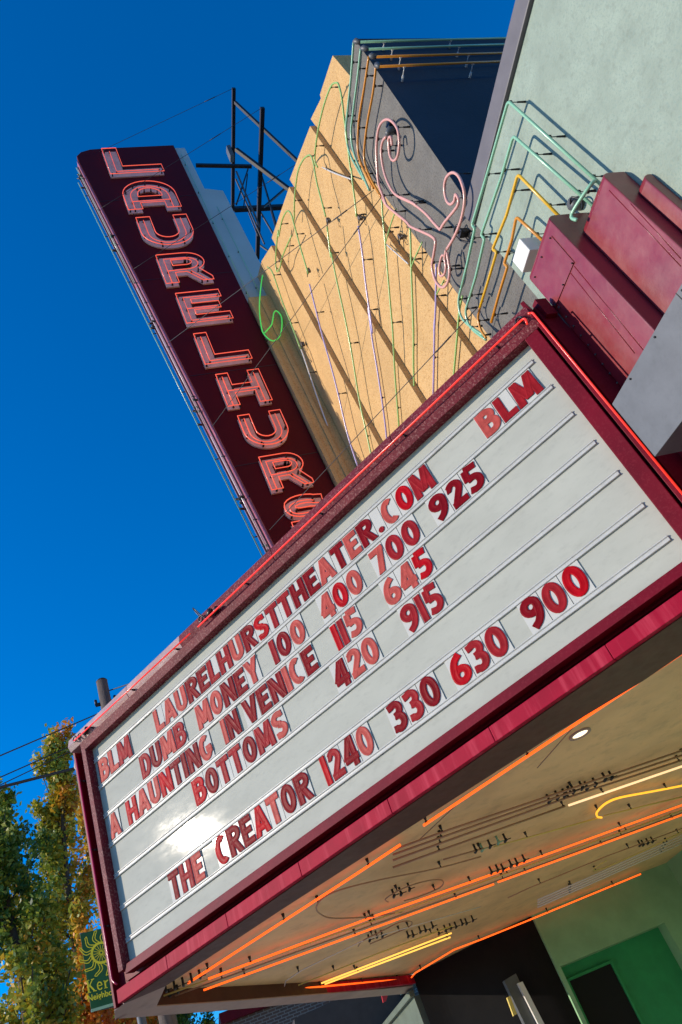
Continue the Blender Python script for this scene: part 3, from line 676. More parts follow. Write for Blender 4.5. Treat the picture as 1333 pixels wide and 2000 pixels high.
q0, q1 = P((458, 409), Y, b1b.y), P((562, 404), Y, b1b.y); beam(q0, q1, .11, name='cross_bar')
def yp(p, y): return P(p, Y, y)
def leg(pa, pb, y, w_=.07, m_=M_iron, ext=0):
    a_, c_ = yp(pa, y), yp(pb, y); beam(a_, c_+(c_-a_)*ext, w_*.72, m_, 'brace')
leg((460, 200), (585, 318), b1a.y+.15, .08, ext=1.0)
leg((462, 292), (560, 366), YC-1.0, .10, ext=1.0)
leg((462, 335), (500, 425), YC, .045, M_ironr, .2)
leg((461, 350), (503, 445), YC+.3, .04, M_ironr, .3)
leg((485, 330), (462, 400), YC, .04)
leg((560, 366), (515, 405), YC-.6, .05)
leg((512, 345), (540, 440), YC+.2, .05, M_iron, .2)
leg((484, 340), (476, 408), YC+.2, .035)
leg((486, 415), (500, 450), YC+1.2, .035, M_ironr, .3)
leg((508, 412), (533, 455), YC+.8, .045, M_ironr, .4)
leg((503, 475), (520, 487), YC+1.9, .045, M_ironr, .6)
leg((530, 410), (538, 440), YC+.4, .05, M_iron, .5)
b = MB(); p = P((450, 300), Y, YC); b.box(p, (.06, 0, .03), (0, .10, 0), (.02, 0, .30)); b.build('bracket_plate', M_met, tr)

# ------------------------------------------------------------ guy wires
def wire(p0, p1, label, r=.006, sag=0, m_=M_wire, group='guy wires bracing the blade sign', cat='wire', name='guy_wire', turn=None):
    t = thing(name, p0, label, cat, group); p0 = Vector(p0); p1 = Vector(p1)
    pts = [p0.lerp(p1, k/12)-Z*sag*4*(k/12)*(1-k/12) for k in range(13)]
    MB().tube(pts, r, 5).build('strand', m_, t)
    if turn:
        c_ = p0.lerp(p1, turn); d = (p1-p0).normalized()*.16
        MB().tube([c_-d, c_+d], .011, 6).build('turnbuckle', m_, t)
def bladept(p): return yb(p, YB-.02)
wire(b1a+Z*.0, yb((195, 296), YB-.01), 'topmost guy wire from the truss to the blade sign top', turn=.18)
wire(b2a, bladept((199, 406)), 'second guy wire, crossing the letter A of the blade', turn=.3)
wire(P((583, 318), X, 6.2), bladept((262, 525)), 'third guy wire, ending beside the first R of the blade', turn=.15)
gx = 4.95
wire(P((730, 372), X, gx), bladept((328, 670)), 'guy wire from the pylon top crossing the letter E', turn=.12)
wire(P((745, 385), X, gx), bladept((415, 833)), 'guy wire crossing the lone green crook and the letter H', turn=.1)
wire(P((945, 588), X, gx), bladept((527, 1035)), 'lowest guy wire, ending at the blade above the marquee', turn=.14)

# ------------------------------------------------------------ tubes on the tan pylon
def sc1(pts, ox, oy, s): return [(ox+x/s, oy+y/s) for x, y in pts]
OT = .15
def px_(k): return PX[k]-OT
tan = 'tall hooked tubes on the tan pylon'
A_ = sc1([(190, 800), (235, 750), (250, 715), (262, 645), (285, 630), (318, 670), (325, 740), (310, 820), (270, 860), (230, 855), (185, 810), (165, 760), (148, 600), (165, 400), (185, 320), (210, 285)], 470, 450, 4)
neon(trace(A_, Y, 10.34), T['litgreen'], 'bright green curled crook beside the blade sign', tan, Y, .09, .014, step=1.6)
B_ = sc1([(210, 285), (240, 310), (270, 380), (330, 560), (400, 740), (470, 925)], 470, 450, 4)
neon(trace(B_, X, px_(0)), T['lime'], 'green upper length above the long white tube nearest the blade', tan, X, OT, .015, step=1.3)
B_ = sc1([(475, 930), (500, 1000), (600, 1300), (700, 1580), (830, 1960)], 470, 450, 4)
neon(trace(B_, X, px_(0)), T['white'], 'long white tube running down the shaded strip of the pylon', tan, X, OT, .015, step=1.6)
C1 = sc1([(400, 40), (330, 200), (310, 290), (285, 320), (275, 250), (280, 150), (295, 0)], 470, 450, 4)+sc1([(640, 1600), (670, 1450), (710, 1360), (740, 1345), (770, 1390), (800, 1500), (880, 1790)], 420, 150, 5.127)+sc1([(480, 170), (530, 340)], 470, 450, 4)
neon(trace(C1, X, px_(0)), T['lime'], 'green crook over the lowest ridge of the pylon', tan, X, OT, .015, step=1.2)
C1 = sc1([(540, 420), (570, 540), (640, 820), (700, 1030), (760, 1260), (840, 1600), (920, 1850)], 470, 450, 4)
neon(trace(C1, X, px_(0)), T['violet'], 'thin lilac tube in the shadow just right of the lowest ridge', tan, X, OT, .015, step=1.6)
C1 = sc1([(790, 1460), (795, 1400), (800, 1200), (830, 960), (880, 840), (930, 790), (960, 790), (985, 850), (1020, 1050), (1080, 1280), (1110, 1400)], 420, 150, 5.127)
neon(trace(C1, X, px_(1)), T['lime'], 'green crook over the middle ridge of the pylon', tan, X, OT, .015, step=1.2)
C1 = sc1([(1125, 1500), (1160, 1794)], 420, 150, 5.127)+sc1([(710, 180), (750, 380), (820, 700), (870, 960), (930, 1330), (980, 1560), (1030, 1790)], 470, 450, 4)
neon(trace(C1, X, px_(1)-.0), T['lime'], 'long green tube falling from the middle crook', tan, X, OT, .015, step=1.6)
C1 = sc1([(1030, 905), (1003, 850), (1005, 750), (1030, 560), (1070, 370), (1120, 200), (1170, 85), (1215, 60), (1240, 80), (1270, 200), (1290, 370), (1310, 520)], 420, 150, 5.127)+sc1([(265, 1050), (290, 1250)], 620, 50, 4.443)+sc1([(385, 350), (395, 470), (415, 620), (430, 770)], 600, 250, 4.443)
neon(trace(C1, X, px_(2)), T['lime'], 'topmost green crook on the pylon beside the grey tower', tan, X, OT, .015, step=1.2)
C1 = sc1([(445, 850), (480, 1080), (510, 1350), (545, 1600), (570, 1777)], 600, 250, 4.443)+sc1([(1000, 600), (1030, 850), (1080, 1150), (1130, 1500), (1150, 1720)], 470, 450, 4)
neon(trace(C1, X, px_(2)), T['violet'], 'long violet tube down the middle of the pylon', tan, X, OT, .015, step=1.5)
C1 = sc1([(650, 620), (660, 800), (680, 1000), (700, 1250), (730, 1600), (745, 1777)], 600, 250, 4.443)+sc1([(780, 800), (800, 1060)], 450, 400, 2.4236)
neon(trace(C1, X, px_(2)), T['lime'], 'long green tube right of the violet tube', tan, X, OT, .014, step=1.3)
C1 = sc1([(680, 1000), (720, 860), (775, 700)], 600, 250, 4.443)
neon(trace(C1, X, px_(2)), T['lime'], 'short green branch rising beside the uppermost ridge', 'short branches on the tan pylon', X, OT, .010, step=.8)
C1 = sc1([(895, 870), (900, 1000), (905, 1210), (915, 1500), (925, 1777)], 600, 250, 4.443)+sc1([(868, 760), (875, 980)], 450, 400, 2.4236)
neon(trace(C1, X, px_(3)), T['lime'], 'green tube starting under the lower edge of the grey tower', tan, X, OT, .015, step=1.2)
C1 = sc1([(905, 1210), (935, 1130), (1000, 990)], 600, 250, 4.443)
neon(trace(C1, X, px_(3)), T['lime'], 'short green branch below the pink scroll', 'short branches on the tan pylon', X, OT, .010, step=.8)
C1 = sc1([(1120, 1180), (1120, 1400), (1115, 1600), (1105, 1777)], 600, 250, 4.443)+sc1([(968, 560), (962, 900)], 450, 400, 2.4236)
neon(trace(C1, X, px_(3)), T['violet'], 'pale violet tube hanging below the pink scroll loop', tan, X, OT, .015, step=1.2)
C1 = sc1([(1120, 1450), (1190, 1320)], 600, 250, 4.443)
neon(trace(C1, X, px_(3)), T['lime'], 'tiny green branch inside the pink scroll loop', 'short branches on the tan pylon', X, OT, .010, step=.8)
C1 = sc1([(1100, 430), (1085, 500), (1075, 620), (1056, 830)], 450, 400, 2.4236)
neon(trace(C1, X, px_(3)), T['lime'], 'rightmost green tube on the pylon above the marquee corner', tan, X, OT, .015, step=1.0)
C1 = sc1([(45, 1230), (150, 1280), (300, 1335)], 620, 50, 4.443)
neon(trace(C1, X, px_(3)), T['white'], 'short slanting white tube crossing the uppermost ridge', 'short branches on the tan pylon', X, OT, .012, step=.8)
C1 = sc1([(690, 1010), (790, 1100), (880, 1180)], 600, 250, 4.443)
neon(trace(C1, X, px_(3)), T['white'], 'short milky tube in the shadow of the uppermost ridge', 'short branches on the tan pylon', X, OT, .010, step=.8)
# transformer boots hanging on the pylon tubes
b = None
for i, (p, k, wh) in enumerate((((642, 430), 1, 'below the middle crook'), ((704, 425), 2, 'under the topmost crook'), ((603, 528), 0, 'right of the lowest ridge'), ((592, 672), 0, 'above the long white tube'), ((783, 462), 3, 'in the shade of the uppermost ridge'))):
    v = P(p, X, PX[k]-.06); t = thing('electrode_boot', v, 'small dark wired electrode '+wh, 'electrode', 'electrodes on the tan pylon')
    MB().box(v, (.03, 0, 0), (0, .022, 0), (0, 0, .05)).tube([v, v+Vector((0, -.05, -.07))], .014, 6).build('socket', M_ironr, t)
    MB().tube(smooth_path([v+Vector((-.03, 0, -.05)), v+Vector((-.06, .05, -.12)), v+Vector((-.03, .08, -.05)), v+Vector((-.02, .02, .05))]), .007, 5).build('lead', M_sup, t)

# ------------------------------------------------------------ tubes on the grey tower
OG = .19
def L4(px0, m_, lab, gr, r=.016):
    pass
xg = XW-OG
def wrap(z, yn, o):
    """tube running along the top edge of the front and round its curved corner"""
    pts = [Vector((XW-o, yn, z)), Vector((XW-o, 5.45, z))]
    for k in range(1, 9):
        a_ = k/8*pi/2; pts.append(Vector((XW-o+(.16+o)*(1-cos(a_)), 5.45+(.5+o*.6)*sin(a_), z)))
    return pts
zz0 = 12.02
tw = 'paired tubes wrapping the top of the grey tower'
FR = [[(691, 82), (686, 150), (679, 220), (676, 262), (684, 300), (699, 330), (712, 352)], [(705, 95), (699, 150), (690, 220), (686, 262), (692, 300), (706, 335), (722, 372)],
      [(721, 110), (712, 170), (702, 230), (699, 285), (704, 315), (716, 342), (730, 368)], [(735, 128), (729, 180), (718, 240), (712, 290), (713, 318), (725, 350), (745, 385)]]
SD = [[(704, 82), (1004, 74)], [(720, 96), (1003, 86)], [(735, 111), (1001, 103)], [(742, 130), (1000, 119)]]
for i, (mk, nm, cl) in enumerate((('green', 'outermost mint', 'highest'), ('green', 'inner mint', 'second'), ('orange', 'upper amber', 'third'), ('orange', 'lower amber', 'lowest'))):
    f_ = trace(FR[i], X, XW-.12, True, 5); neon(f_, T[mk], f'{nm} tube along the front top of the grey tower', tw, X, .12, .018, step=.75)
    s_ = on(SD[i], Y, 4.22); neon(s_, T[mk], f'{nm} tube along the shaded side of the grey tower', tw, Y, .12+.09*i*.5, .018, step=1.1, sup=M_glass, sup_r=.010)
    c_ = (f_[0]+s_[0])/2; t = thing('corner_electrode', c_, f'pale glass electrode at the tower corner, {cl} of the four', 'electrode', 'electrodes at the tower corner')
    MB().tube([f_[0], c_+Vector((0, 0, .03)), s_[0]], [.022, .045, .022], 10).build('electrode_body', M_met, t); MB().tube([c_+Vector((.02, -.01, -.02)), c_+Vector((.05, .02, .12))], [.04, .02], 8).build('clip', M_ironr, t)
# pink scroll
xs = XW-OG
pk = 'salmon scroll tubes on the grey tower'
S1_ = sc1([(650, 1040), (640, 970), (620, 985), (625, 1090), (640, 1150), (665, 1172), (695, 1140), (712, 1050), (705, 930), (675, 860), (620, 815), (570, 830), (535, 890), (518, 1000), (515, 1130), (530, 1350), (560, 1450), (600, 1555)], 620, 50, 4.443)
S1_ += sc1([(650, 600), (700, 680), (860, 810), (900, 855), (1010, 905), (1080, 940), (1115, 985), (1100, 1100), (1085, 1200), (1110, 1310), (1150, 1370), (1190, 1380), (1225, 1330), (1238, 1230), (1215, 1080)], 600, 250, 4.443)
neon(trace(S1_, X, xs), T['pink'], 'long salmon scroll tube starting in a loop and ending in a teardrop', pk, X, OG, .019, step=.8)
S2_ = sc1([(600, 965), (570, 1000), (555, 1090), (570, 1220), (600, 1330), (650, 1430), (700, 1480), (780, 1520), (860, 1555)], 620, 50, 4.443)+sc1([(0, 370), (130, 440), (230, 520), (300, 600), (355, 660)], 780, 300, 4.443)
a1 = trace(S2_[:-1], X, xs); a2 = on(sc1([(355, 660), (400, 590), (500, 465), (515, 400), (490, 355), (480, 410), (445, 440), (410, 400), (393, 300), (410, 210), (460, 165), (515, 195), (555, 290), (568, 380), (560, 480), (530, 600), (480, 720), (415, 830)], 780, 300, 4.443), X, xs)
neon(a1+smooth_path(a2), T['pink'], 'salmon scroll tube dipping to a point and curling up into a hook', pk, X, OG, .019, step=.8)
S3_ = sc1([(1205, 1060), (1195, 1130), (1205, 1210), (1190, 1270), (1155, 1280), (1150, 1200), (1170, 1110), (1190, 1110)], 600, 250, 4.443)
neon(trace(S3_, X, xs), T['pink'], 'small salmon inner loop of the teardrop', pk, X, OG, .016, step=.6)
v = P((762, 255), X, XW-.08); t = thing('electrode_boot', v, 'large pale electrode inside the upper pink loop', 'electrode', 'electrodes on the grey tower')
MB().tube([v+Vector((.06, 0, 0)), v, v+Vector((-.06, .02, -.06))], [.06, .06, .035], 10).build('socket', M_met, t); MB().box(v+Vector((.04, -.04, .08)), (.05, 0, 0), (0, .05, 0), (0, 0, .05)).build('clip', M_sup, t)
v = P((905, 455), X, XW-.06); t = thing('electrode_boot', v, 'black wire tangle where the pink scroll closes', 'electrode', 'electrodes on the grey tower')
MB().box(v, (.05, 0, 0), (0, .05, 0), (0, 0, .03)).tube(smooth_path([v, v+Vector((-.05, -.05, .1)), v+Vector((-.05, .06, .12)), v+Vector((-.03, .08, -.02)), v+Vector((0, 0, -.22))]), .012, 6).build('lead', M_sup, t)

# ------------------------------------------------------------ angular tubes on the green wall
xq = XG-OG
ga = 'angular nested tubes on the green wall'
def gl(pts, m_, lab, r=.017):
    q = on(pts, X, xq); q2 = [v.copy() for v in q]
    neon(rounded(q2, .05), T[m_], lab, ga, X, OG, r, step=.8, sup=M_sup, sup_r=.006)
gl([(1190, 375), (993, 197), (958, 320), (922, 440), (928, 446), (912, 520), (902, 560)], 'green', 'outermost mint tube with a corner high on the green wall')
gl([(1160, 403), (1003, 265), (980, 345), (940, 460), (947, 466), (930, 540), (918, 580)], 'green', 'second mint tube, nested inside the outermost one')
gl([(1100, 430), (1012, 340), (990, 420), (962, 488), (971, 491), (955, 545), (938, 600)], 'yellow', 'bright yellow angular tube beside the maroon pilaster')
gl([(1075, 483), (1009, 423), (1000, 470), (985, 516), (992, 520), (975, 575), (960, 630)], 'orange', 'innermost amber angular tube above the marquee corner')
def curl(p0, p1, p2, p3, m_, lab): neon(trace([p0, p1, p2, p3], X, xq+.02), T[m_], lab, 'tube ends curling below the grey tower', X, .15, .015, step=.5)
curl((902, 560), (896, 590), (905, 625), (945, 655), 'green', 'curled end of the outermost mint tube over the tan edge')
curl((918, 580), (910, 610), (920, 640), (950, 664), 'green', 'curled end of the second mint tube over the tan edge')
curl((938, 600), (934, 622), (940, 645), (950, 660), 'orange', 'curled end of the yellow tube at the marquee corner')
v0, v1 = P((1165, 352), X, xq), P((1128, 430), X, 4.75)
neon(smooth_path([v0, v0+Vector((-.10, .02, -.06)), v1+Vector((0, 0, .1)), v1]), T['green'], 'short green tube standing in front of the wall between the two pilasters', 'tubes behind the pilasters', X, .1, .018, step=.5)
v = P((1120, 398), X, XG-.08); t = thing('electrode_boot', v, 'round metal electrode at the end of the second mint tube', 'electrode')
MB().tube([v+Vector((.07, 0, 0)), v+Vector((-.03, 0, 0))], [.07, .06], 12).build('socket', M_met, t)
b = MB(); b.tube(smooth_path([v+Vector((-.03, 0, 0)), v+Vector((-.06, -.08, -.02)), v+Vector((-.02, -.1, -.12)), v+Vector((0, -.03, -.15))]), .010, 6); b.build('lead', M_sup, t)

# ------------------------------------------------------------ soffit tubes
ZN = ZS-.075
sf = 'tubes on the marquee soffit'
def so(pts, m_, lab, r=.013, step=1.1, z=ZN, sm=False, s=(0, 0, 1)):
    p = sc1(pts, *s) if s[2] != 1 else pts
    neon(trace(p, Z, z, sm), T[m_], lab, sf, Z, ZS-z, r, step=step, sup_r=.009)
so([(1345, 1267), (828, 1612)], 'hot', 'lit orange tube beside the round downlight', .014, 1.3)
so([(782, 1650), (704, 1702), (368, 1920)], 'hot', 'lit orange tube running parallel to the board towards the tip', .014, 1.3)
q = [(367, 1950), (628, 1927), (799, 1911)]
so(q, 'hot', 'lit orange tube along the far edge of the soffit', .013, 1.4)
pts = on([(804, 1909), (812, 1900), (887, 1855), (940, 1837)], Z, 2.24)
so([(804, 1909), (812, 1900), (887, 1855), (940, 1835), (1034, 1797), (1252, 1707)], 'hot', 'lit orange tube bending along the black wall and green wall top', .013, 1.4, z=2.24)
so([(407, 1912), (736, 1788), (995, 1696)], 'hot', 'lower left lit orange tube of the long parallel pair', .013, 1.5)
so([(1004, 1692), (1345, 1568)], 'hot', 'upper right lit orange tube of the long parallel pair', .012, 1.3)
so([(398, 1934), (940, 1736), (965, 1727)], 'hot', 'second lit orange tube, left half, beside the ellipse', .012, 1.5)
so([(973, 1723), (1345, 1587)], 'hot', 'second lit orange tube, right half, over the green entry', .012, 1.3)
so([(320, 1945), (529, 1869), (940, 1724), (1345, 1578)], 'dimy', 'long unlit pale tube between the two orange lines', .010, 2.0)
so([(322, 1952), (535, 1875), (945, 1730), (1345, 1583)], 'dim', 'long unlit brown tube between the two orange lines', .009, 2.0)
so([(680, 568), (1360, 334)], 'cream', 'lit cream tube ending beside a cluster of electrodes', .013, 1.4, s=(880, 1380, 2.943))
so([(870, 638), (848, 634), (840, 615), (860, 585), (905, 550), (980, 522), (1150, 490), (1360, 450)], 'amber', 'bright amber tube with a rounded hooked end', .013, 1.4, s=(880, 1380, 2.943), sm=True)
so([(885, 628), (1360, 512)], 'dimy', 'unlit straw tube right of the amber hook', .010, 1.5, s=(880, 1380, 2.943))
so([(250, 806), (560, 722), (850, 640)], 'dimy', 'unlit straw tube left of the amber hook', .010, 1.5, s=(880, 1380, 2.943))
so([(-40, 880), (190, 815)], 'dim', 'short unlit tube left of the blue-green electrode cluster', .009, 1.5, s=(880, 1380, 2.943))
for i, (ya, yb_) in enumerate(((706, 255), (734, 283), (766, 311), (806, 340))):
    so([(-330, ya+118), (0, ya), (660, ya-222-8*i), (1360, yb_-12)] if i < 3 else [(-330, 925), (0, 806), (660, 572)], 'dim', ['uppermost', 'second', 'third', 'lowest'][i]+' of four unlit brownish tubes below the downlight', .012, 1.6, s=(880, 1380, 2.943))
so([(640, 490), (1205, 272)], 'gold', 'upper tube of the lit yellow pair near the far edge', .012, 1.6, s=(340, 1700, 2.222))
so([(655, 494), (1200, 290)], 'gold', 'lower tube of the lit yellow pair near the far edge', .012, 1.6, s=(340, 1700, 2.222))
so([(540, 498), (900, 355), (1210, 240)], 'dimy', 'unlit yellowish tube just above the lit yellow pair', .009, 1.6, s=(340, 1700, 2.222))
so([(480, 502), (485, 480), (560, 430), (830, 300), (1330, 158)], 'dimw', 'thin unlit hooked tube left of the yellow pair', .008, 1.8, s=(340, 1700, 2.222))
for i in range(4):
    so([(500, 1112+i*14), (830, 968+i*13), (1360, 728+i*15)], 'dimw', ['highest', 'second', 'third', 'lowest'][i]+' of four unlit whitish tubes above the green entry wall', .013, 1.8, s=(880, 1380, 2.943))
so([(900, 885), (830, 925), (822, 945), (880, 930), (1100, 835), (1360, 705)], 'dimy', 'unlit yellowish tube with a pointed loop near the entry', .009, 1.6, s=(880, 1380, 2.943))
so([(330, 1100), (460, 1040), (900, 860), (1360, 690)], 'dim', 'unlit brown tube above the pointed loop tube', .008, 1.6, s=(880, 1380, 2.943))
so([(990, 180), (860, 200), (700, 208), (640, 192), (618, 162), (645, 122), (720, 85), (900, 40), (1150, -10), (1333, -60)], 'dim', 'large unlit open loop near the orange board tube', .009, 1.8, s=(340, 1700, 2.222), sm=True)
so([(930, 137), (920, 122), (1000, 76), (1100, 45), (1165, 43), (1155, 75), (1060, 115), (1000, 132)], 'dim', 'small unlit ellipse left of the orange pair', .008, 1.2, s=(340, 1700, 2.222), sm=True)
so([(800, 330), (820, 305), (900, 265), (980, 225), (1030, 222), (1020, 245), (920, 290), (850, 320)], 'dim', 'small unlit ellipse between orange and yellow tubes', .008, 1.2, s=(340, 1700, 2.222), sm=True)
# electrode clusters
def cluster(p, lab, n_, m2=None, s_=1.0):
    v = P(p, Z, ZS-.03); t = thing('electrode_cluster', v, lab, 'electrodes', 'electrode clusters on the soffit'); rn = random.Random(int(p[0]))
    d = Vector((.96, -.28, 0))
    for k in range(n_):
        c_ = v+X*(k-n_/2)*.10*s_+Y*rn.uniform(-.06, .06)
        MB().tube([c_+Z*.03, c_-Z*.05], .014, 8).tube([c_-Z*.045-Y*.02, c_-Z*.05+Y*.05], .017, 8).tube([c_-Z*.045, c_-Z*.045+X*.07], .006, 5).build('electrode', m2 if (m2 and k % 2) else M_sup, t)
cluster((1140, 1530), 'long black electrode cluster below the downlight', 9)
cluster((962, 1643), 'black and blue-green electrode cluster left of the straw tube', 5, T['green'])
cluster((995, 1685), 'electrode cluster where the orange pair is interrupted', 6)
cluster((790, 1733), 'pair of electrodes inside the small ellipse', 3)
cluster((740, 1822), 'three electrodes inside the ellipse near the yellow pair', 3)
cluster((825, 1812), 'electrode cluster above the yellow pair', 5)
cluster((895, 1802), 'electrode cluster at the end of the yellow pair', 7)
cluster((365, 1910), 'electrodes at the tip end of the orange tubes', 5)
cluster((330, 1935), 'electrodes in the very tip of the soffit', 4)
cluster((1265, 1640), 'small electrode cluster near the entry corner', 4)
# downlight
v = P((1133, 1433), Z, ZS-.004); t = thing('downlight', v, 'round recessed downlight in the tan soffit beside the orange tube', 'ceiling light')
b = MB(); n_ = 28
ri = [(v+Vector((cos(i/n_*2*pi)*r1, sin(i/n_*2*pi)*r1, dz))) for r1, dz in ((.115, .002), (.115, -.012), (.085, -.012), (.08, .0)) for i in range(n_)]
b.add(ri, [(j*n_+i, j*n_+(i+1) % n_, (j+1)*n_+(i+1) % n_, (j+1)*n_+i) for j in range(3) for i in range(n_)], True); b.build('trim_ring', M_rim, t)
b = MB(); b.add([v+Vector((cos(i/n_*2*pi)*.08, sin(i/n_*2*pi)*.08, -.003)) for i in range(n_)], [tuple(range(n_))]); b.build('lens', M_lens, t)
# wall device on the black wall
wd_ = thing('wall_speaker', (5.9, 15.9, 0), 'tall slotted metal unit on the black curved wall', 'wall unit')
q = on([(985, 1915), (1008, 1901), (1060, 2010), (1037, 2025)], Y, 15.78)
b = MB(); b.prism(q, (0, .12, 0)); b.build('housing', M_met, wd_, bevel=.005)
q = on([(1012, 1920), (1021, 1917), (1070, 2012), (1060, 2016)], Y, 15.70)
b = MB(); b.prism(q, (0, .10, 0)); b.build('side_strip', M_white, wd_)
q = on([(991, 1948), (997, 1945), (1010, 1980), (1004, 1984)], Y, 15.66)
b = MB(); b.prism(q, (0, .06, 0)); b.build('yellow_tag', T['dimy'], wd_)

# ------------------------------------------------------------ street beyond: pole, wires, banner
up = ray((199, 1330)); d_ = 19.0; base = up*d_
pole = thing('utility_pole', (base.x, base.y, -EYE), 'weathered wooden utility pole top rising behind the marquee tip', 'pole')
lean = Vector((.01, 0, 0))
MB().tube([(base.x, base.y, -EYE), (base.x, base.y, base.z)], [.17, .118], 14).build('post', M_wood, pole)
MB().tube([(base.x, base.y, base.z-.01), (base.x, base.y, base.z+.03)], [.125, .09], 14).build('pole_cap', M_iron, pole)
for dz in (.55, 1.0): MB().box((base.x, base.y, base.z-dz), (.22, 0, 0), (0, .03, 0), (0, 0, .03)).tube([(base.x-.2, base.y, base.z-dz), (base.x-.2, base.y, base.z-dz+.12)], .03, 8).tube([(base.x+.2, base.y, base.z-dz), (base.x+.2, base.y, base.z-dz+.12)], .03, 8).build('insulator_bracket', M_iron, pole)
def sk(p, dist): return ray(p)*dist
def stw(p0, d0, p1, d1, lab, r): wire(sk(p0, d0), sk(p1, d1), lab, r, group='overhead cables over the street', cat='cable', name='overhead_cable')
stw((196, 1392), 19.2, (-60, 1502), 17, 'thin upper cable running left from the utility pole', .014)
stw((150, 1452), 20, (-60, 1545), 20, 'thin middle cable above the left tree', .014)
stw((150, 1462), 20, (-60, 1562), 20, 'thin lower cable just above the thick one', .012)
stw((180, 1492), 21, (-60, 1553), 19, 'thick black cable crossing in front of the tree tops', .035)
stw((210, 1350), 19, (300, 1320), 17, 'short curly cable right of the utility pole', .014)
# lamp post and banner
bn_dir = Vector((.96, .28, .0)).normalized(); bnrm = Vector((.28, -.96, 0)).normalized()
q0 = ray((157, 1824))*15.0; dB = bnrm.dot(q0)
lt = q0; lb = P((170, 1980), bnrm, dB); 
bw = .78; hgt = lt.z-lb.z
bp = thing('street_banner', (lt.x+.4, lt.y, lb.z), 'dark green neighborhood banner with yellow sun beside the marquee tip', 'banner')
b = MB(); b.box(lt+bn_dir*bw/2-Z*hgt/2, bn_dir*bw/2, bnrm*.006, Z*hgt/2); b.build('banner_cloth', M_banner, bp)
b = MB(); b.box(lt+bn_dir*bw/2-Z*(hgt-.02), bn_dir*bw/2, bnrm*.010, Z*.02); b.build('hem', T['green'], bp)
def text(tx, size, org, ux, uz, nrm, m_, par, name, bold=0, sx=1):
    cu = bpy.data.curves.new(name, 'FONT'); cu.body = tx; cu.size = size; cu.extrude = .002; cu.offset = bold
    to = bpy.data.objects.new(name, cu); C.objects.link(to)
    dg = bpy.context.evaluated_depsgraph_get(); me = bpy.data.meshes.new_from_object(to.evaluated_get(dg)); bpy.data.objects.remove(to)
    o = bpy.data.objects.new(name, me); C.objects.link(o)
    mt_ = Matrix((ux*sx, uz, nrm)).transposed()
    for v_ in me.vertices: v_.co = mt_ @ v_.co+org+UP-par.location
    me.materials.clear(); me.materials.append(m_); o.parent = par; return o
k0 = P((170.5, 1941), bnrm, dB)+bnrm*.01; kh = .30
# serif word in strokes
def serif(chs, org, h, m_, par):
    b_ = MB(); u0 = 0
    def bar(x0, y0, x1, y1, w_): 
        p0 = org+bn_dir*x0*h+Z*y0*h; p1 = org+bn_dir*x1*h+Z*y1*h; d = (p1-p0); L_ = d.length; d.normalize(); s_ = d.cross(bnrm)
        b_.box((p0+p1)/2, d*L_/2, s_*w_*h/2, bnrm*.002)
    for ch in chs:
        if ch == 'K':
            bar(u0+.16, 0, u0+.16, 1, .13); bar(u0+.02, .03, u0+.32, .03, .06); bar(u0+.02, .97, u0+.32, .97, .06); bar(u0+.18, .42, u0+.58, .95, .08); bar(u0+.30, .55, u0+.64, .03, .13); bar(u0+.46, .97, u0+.72, .97, .06); bar(u0+.50, .03, u0+.80, .03, .06); u0 += .86
        elif ch == 'e':
            pts = arc(.24, .32, .19, .29, 0, 320, 18)
            for p, q in zip(pts, pts[1:]): bar(u0+p[0], p[1], u0+q[0], q[1], .10)
            bar(u0+.06, .34, u0+.44, .34, .06); u0 += .56
        elif ch == 'r':
            bar(u0+.14, 0, u0+.14, .62, .12); bar(u0+.02, .03, u0+.30, .03, .06); bar(u0+.02, .6, u0+.15, .6, .06); bar(u0+.16, .45, u0+.40, .60, .10); u0 += .50
        elif ch == 'n':
            bar(u0+.12, 0, u0+.12, .62, .12); bar(u0+.4, 0, u0+.4, .5, .12); bar(u0+.12, .5, u0+.4, .56, .10); u0 += .58
        elif ch == 's':
            pts = arc(.2, .46, .14, .14, 60, 250, 8)+arc(.2, .17, .15, .15, 80, -120, 8)
            for p, q in zip(pts, pts[1:]): bar(u0+p[0], p[1], u0+q[0], q[1], .09)
            u0 += .4
    return b_.build('name_lettering', m_, par)
kz = (P((167, 1912), bnrm, dB)-P((170.5, 1941), bnrm, dB)).z
serif('Kerns', k0, kz*.86, M_gold, bp)
text('Neighborhood', .118, P((171.5, 1957), bnrm, dB)+bnrm*.009, bn_dir, Z, bnrm, M_gold, bp, 'small_lettering', .002, .92)
cs = P((198, 1861), bnrm, dB)+bnrm*.01; R_ = .145
b = MB()
def flat(bm_, pts, w_, closed=False):
    for p, q in zip(pts, pts[1:]):
        d = q-p; L_ = d.length; d.normalize(); bm_.box((p+q)/2, d*L_/2*1.05, d.cross(bnrm)*w_/2, bnrm*.0015)
ring = [cs+bn_dir*cos(i/24*2*pi)*R_+Z*sin(i/24*2*pi)*R_ for i in range(25)]
flat(b, ring, .038)
for k in range(16):
    a_ = k/16*2*pi; flat(b, [cs+(bn_dir*cos(a_)+Z*sin(a_))*.02, cs+(bn_dir*cos(a_)+Z*sin(a_))*(R_-.03)], .008)
for k in range(12):
    a_ = k/12*2*pi+.2; er = bn_dir*cos(a_)+Z*sin(a_); et = -bn_dir*sin(a_)+Z*cos(a_); pts = [cs+er*(R_+.02+.17*u)+et*(.035*sin(u*4.2)) for u in [i/6 for i in range(7)]]
    for sgn in (-1, 1): flat(b, [p+et*sgn*.022*(1-.2*i/6) for i, p in enumerate(pts)], .013)
    flat(b, [pts[-1]+et*.02, pts[-1]-et*.02], .013)
b.build('sun_emblem', M_gold, bp)
pb = P((276, 1995), bnrm, dB+.05); pb = lt+bn_dir*(bw+.12)
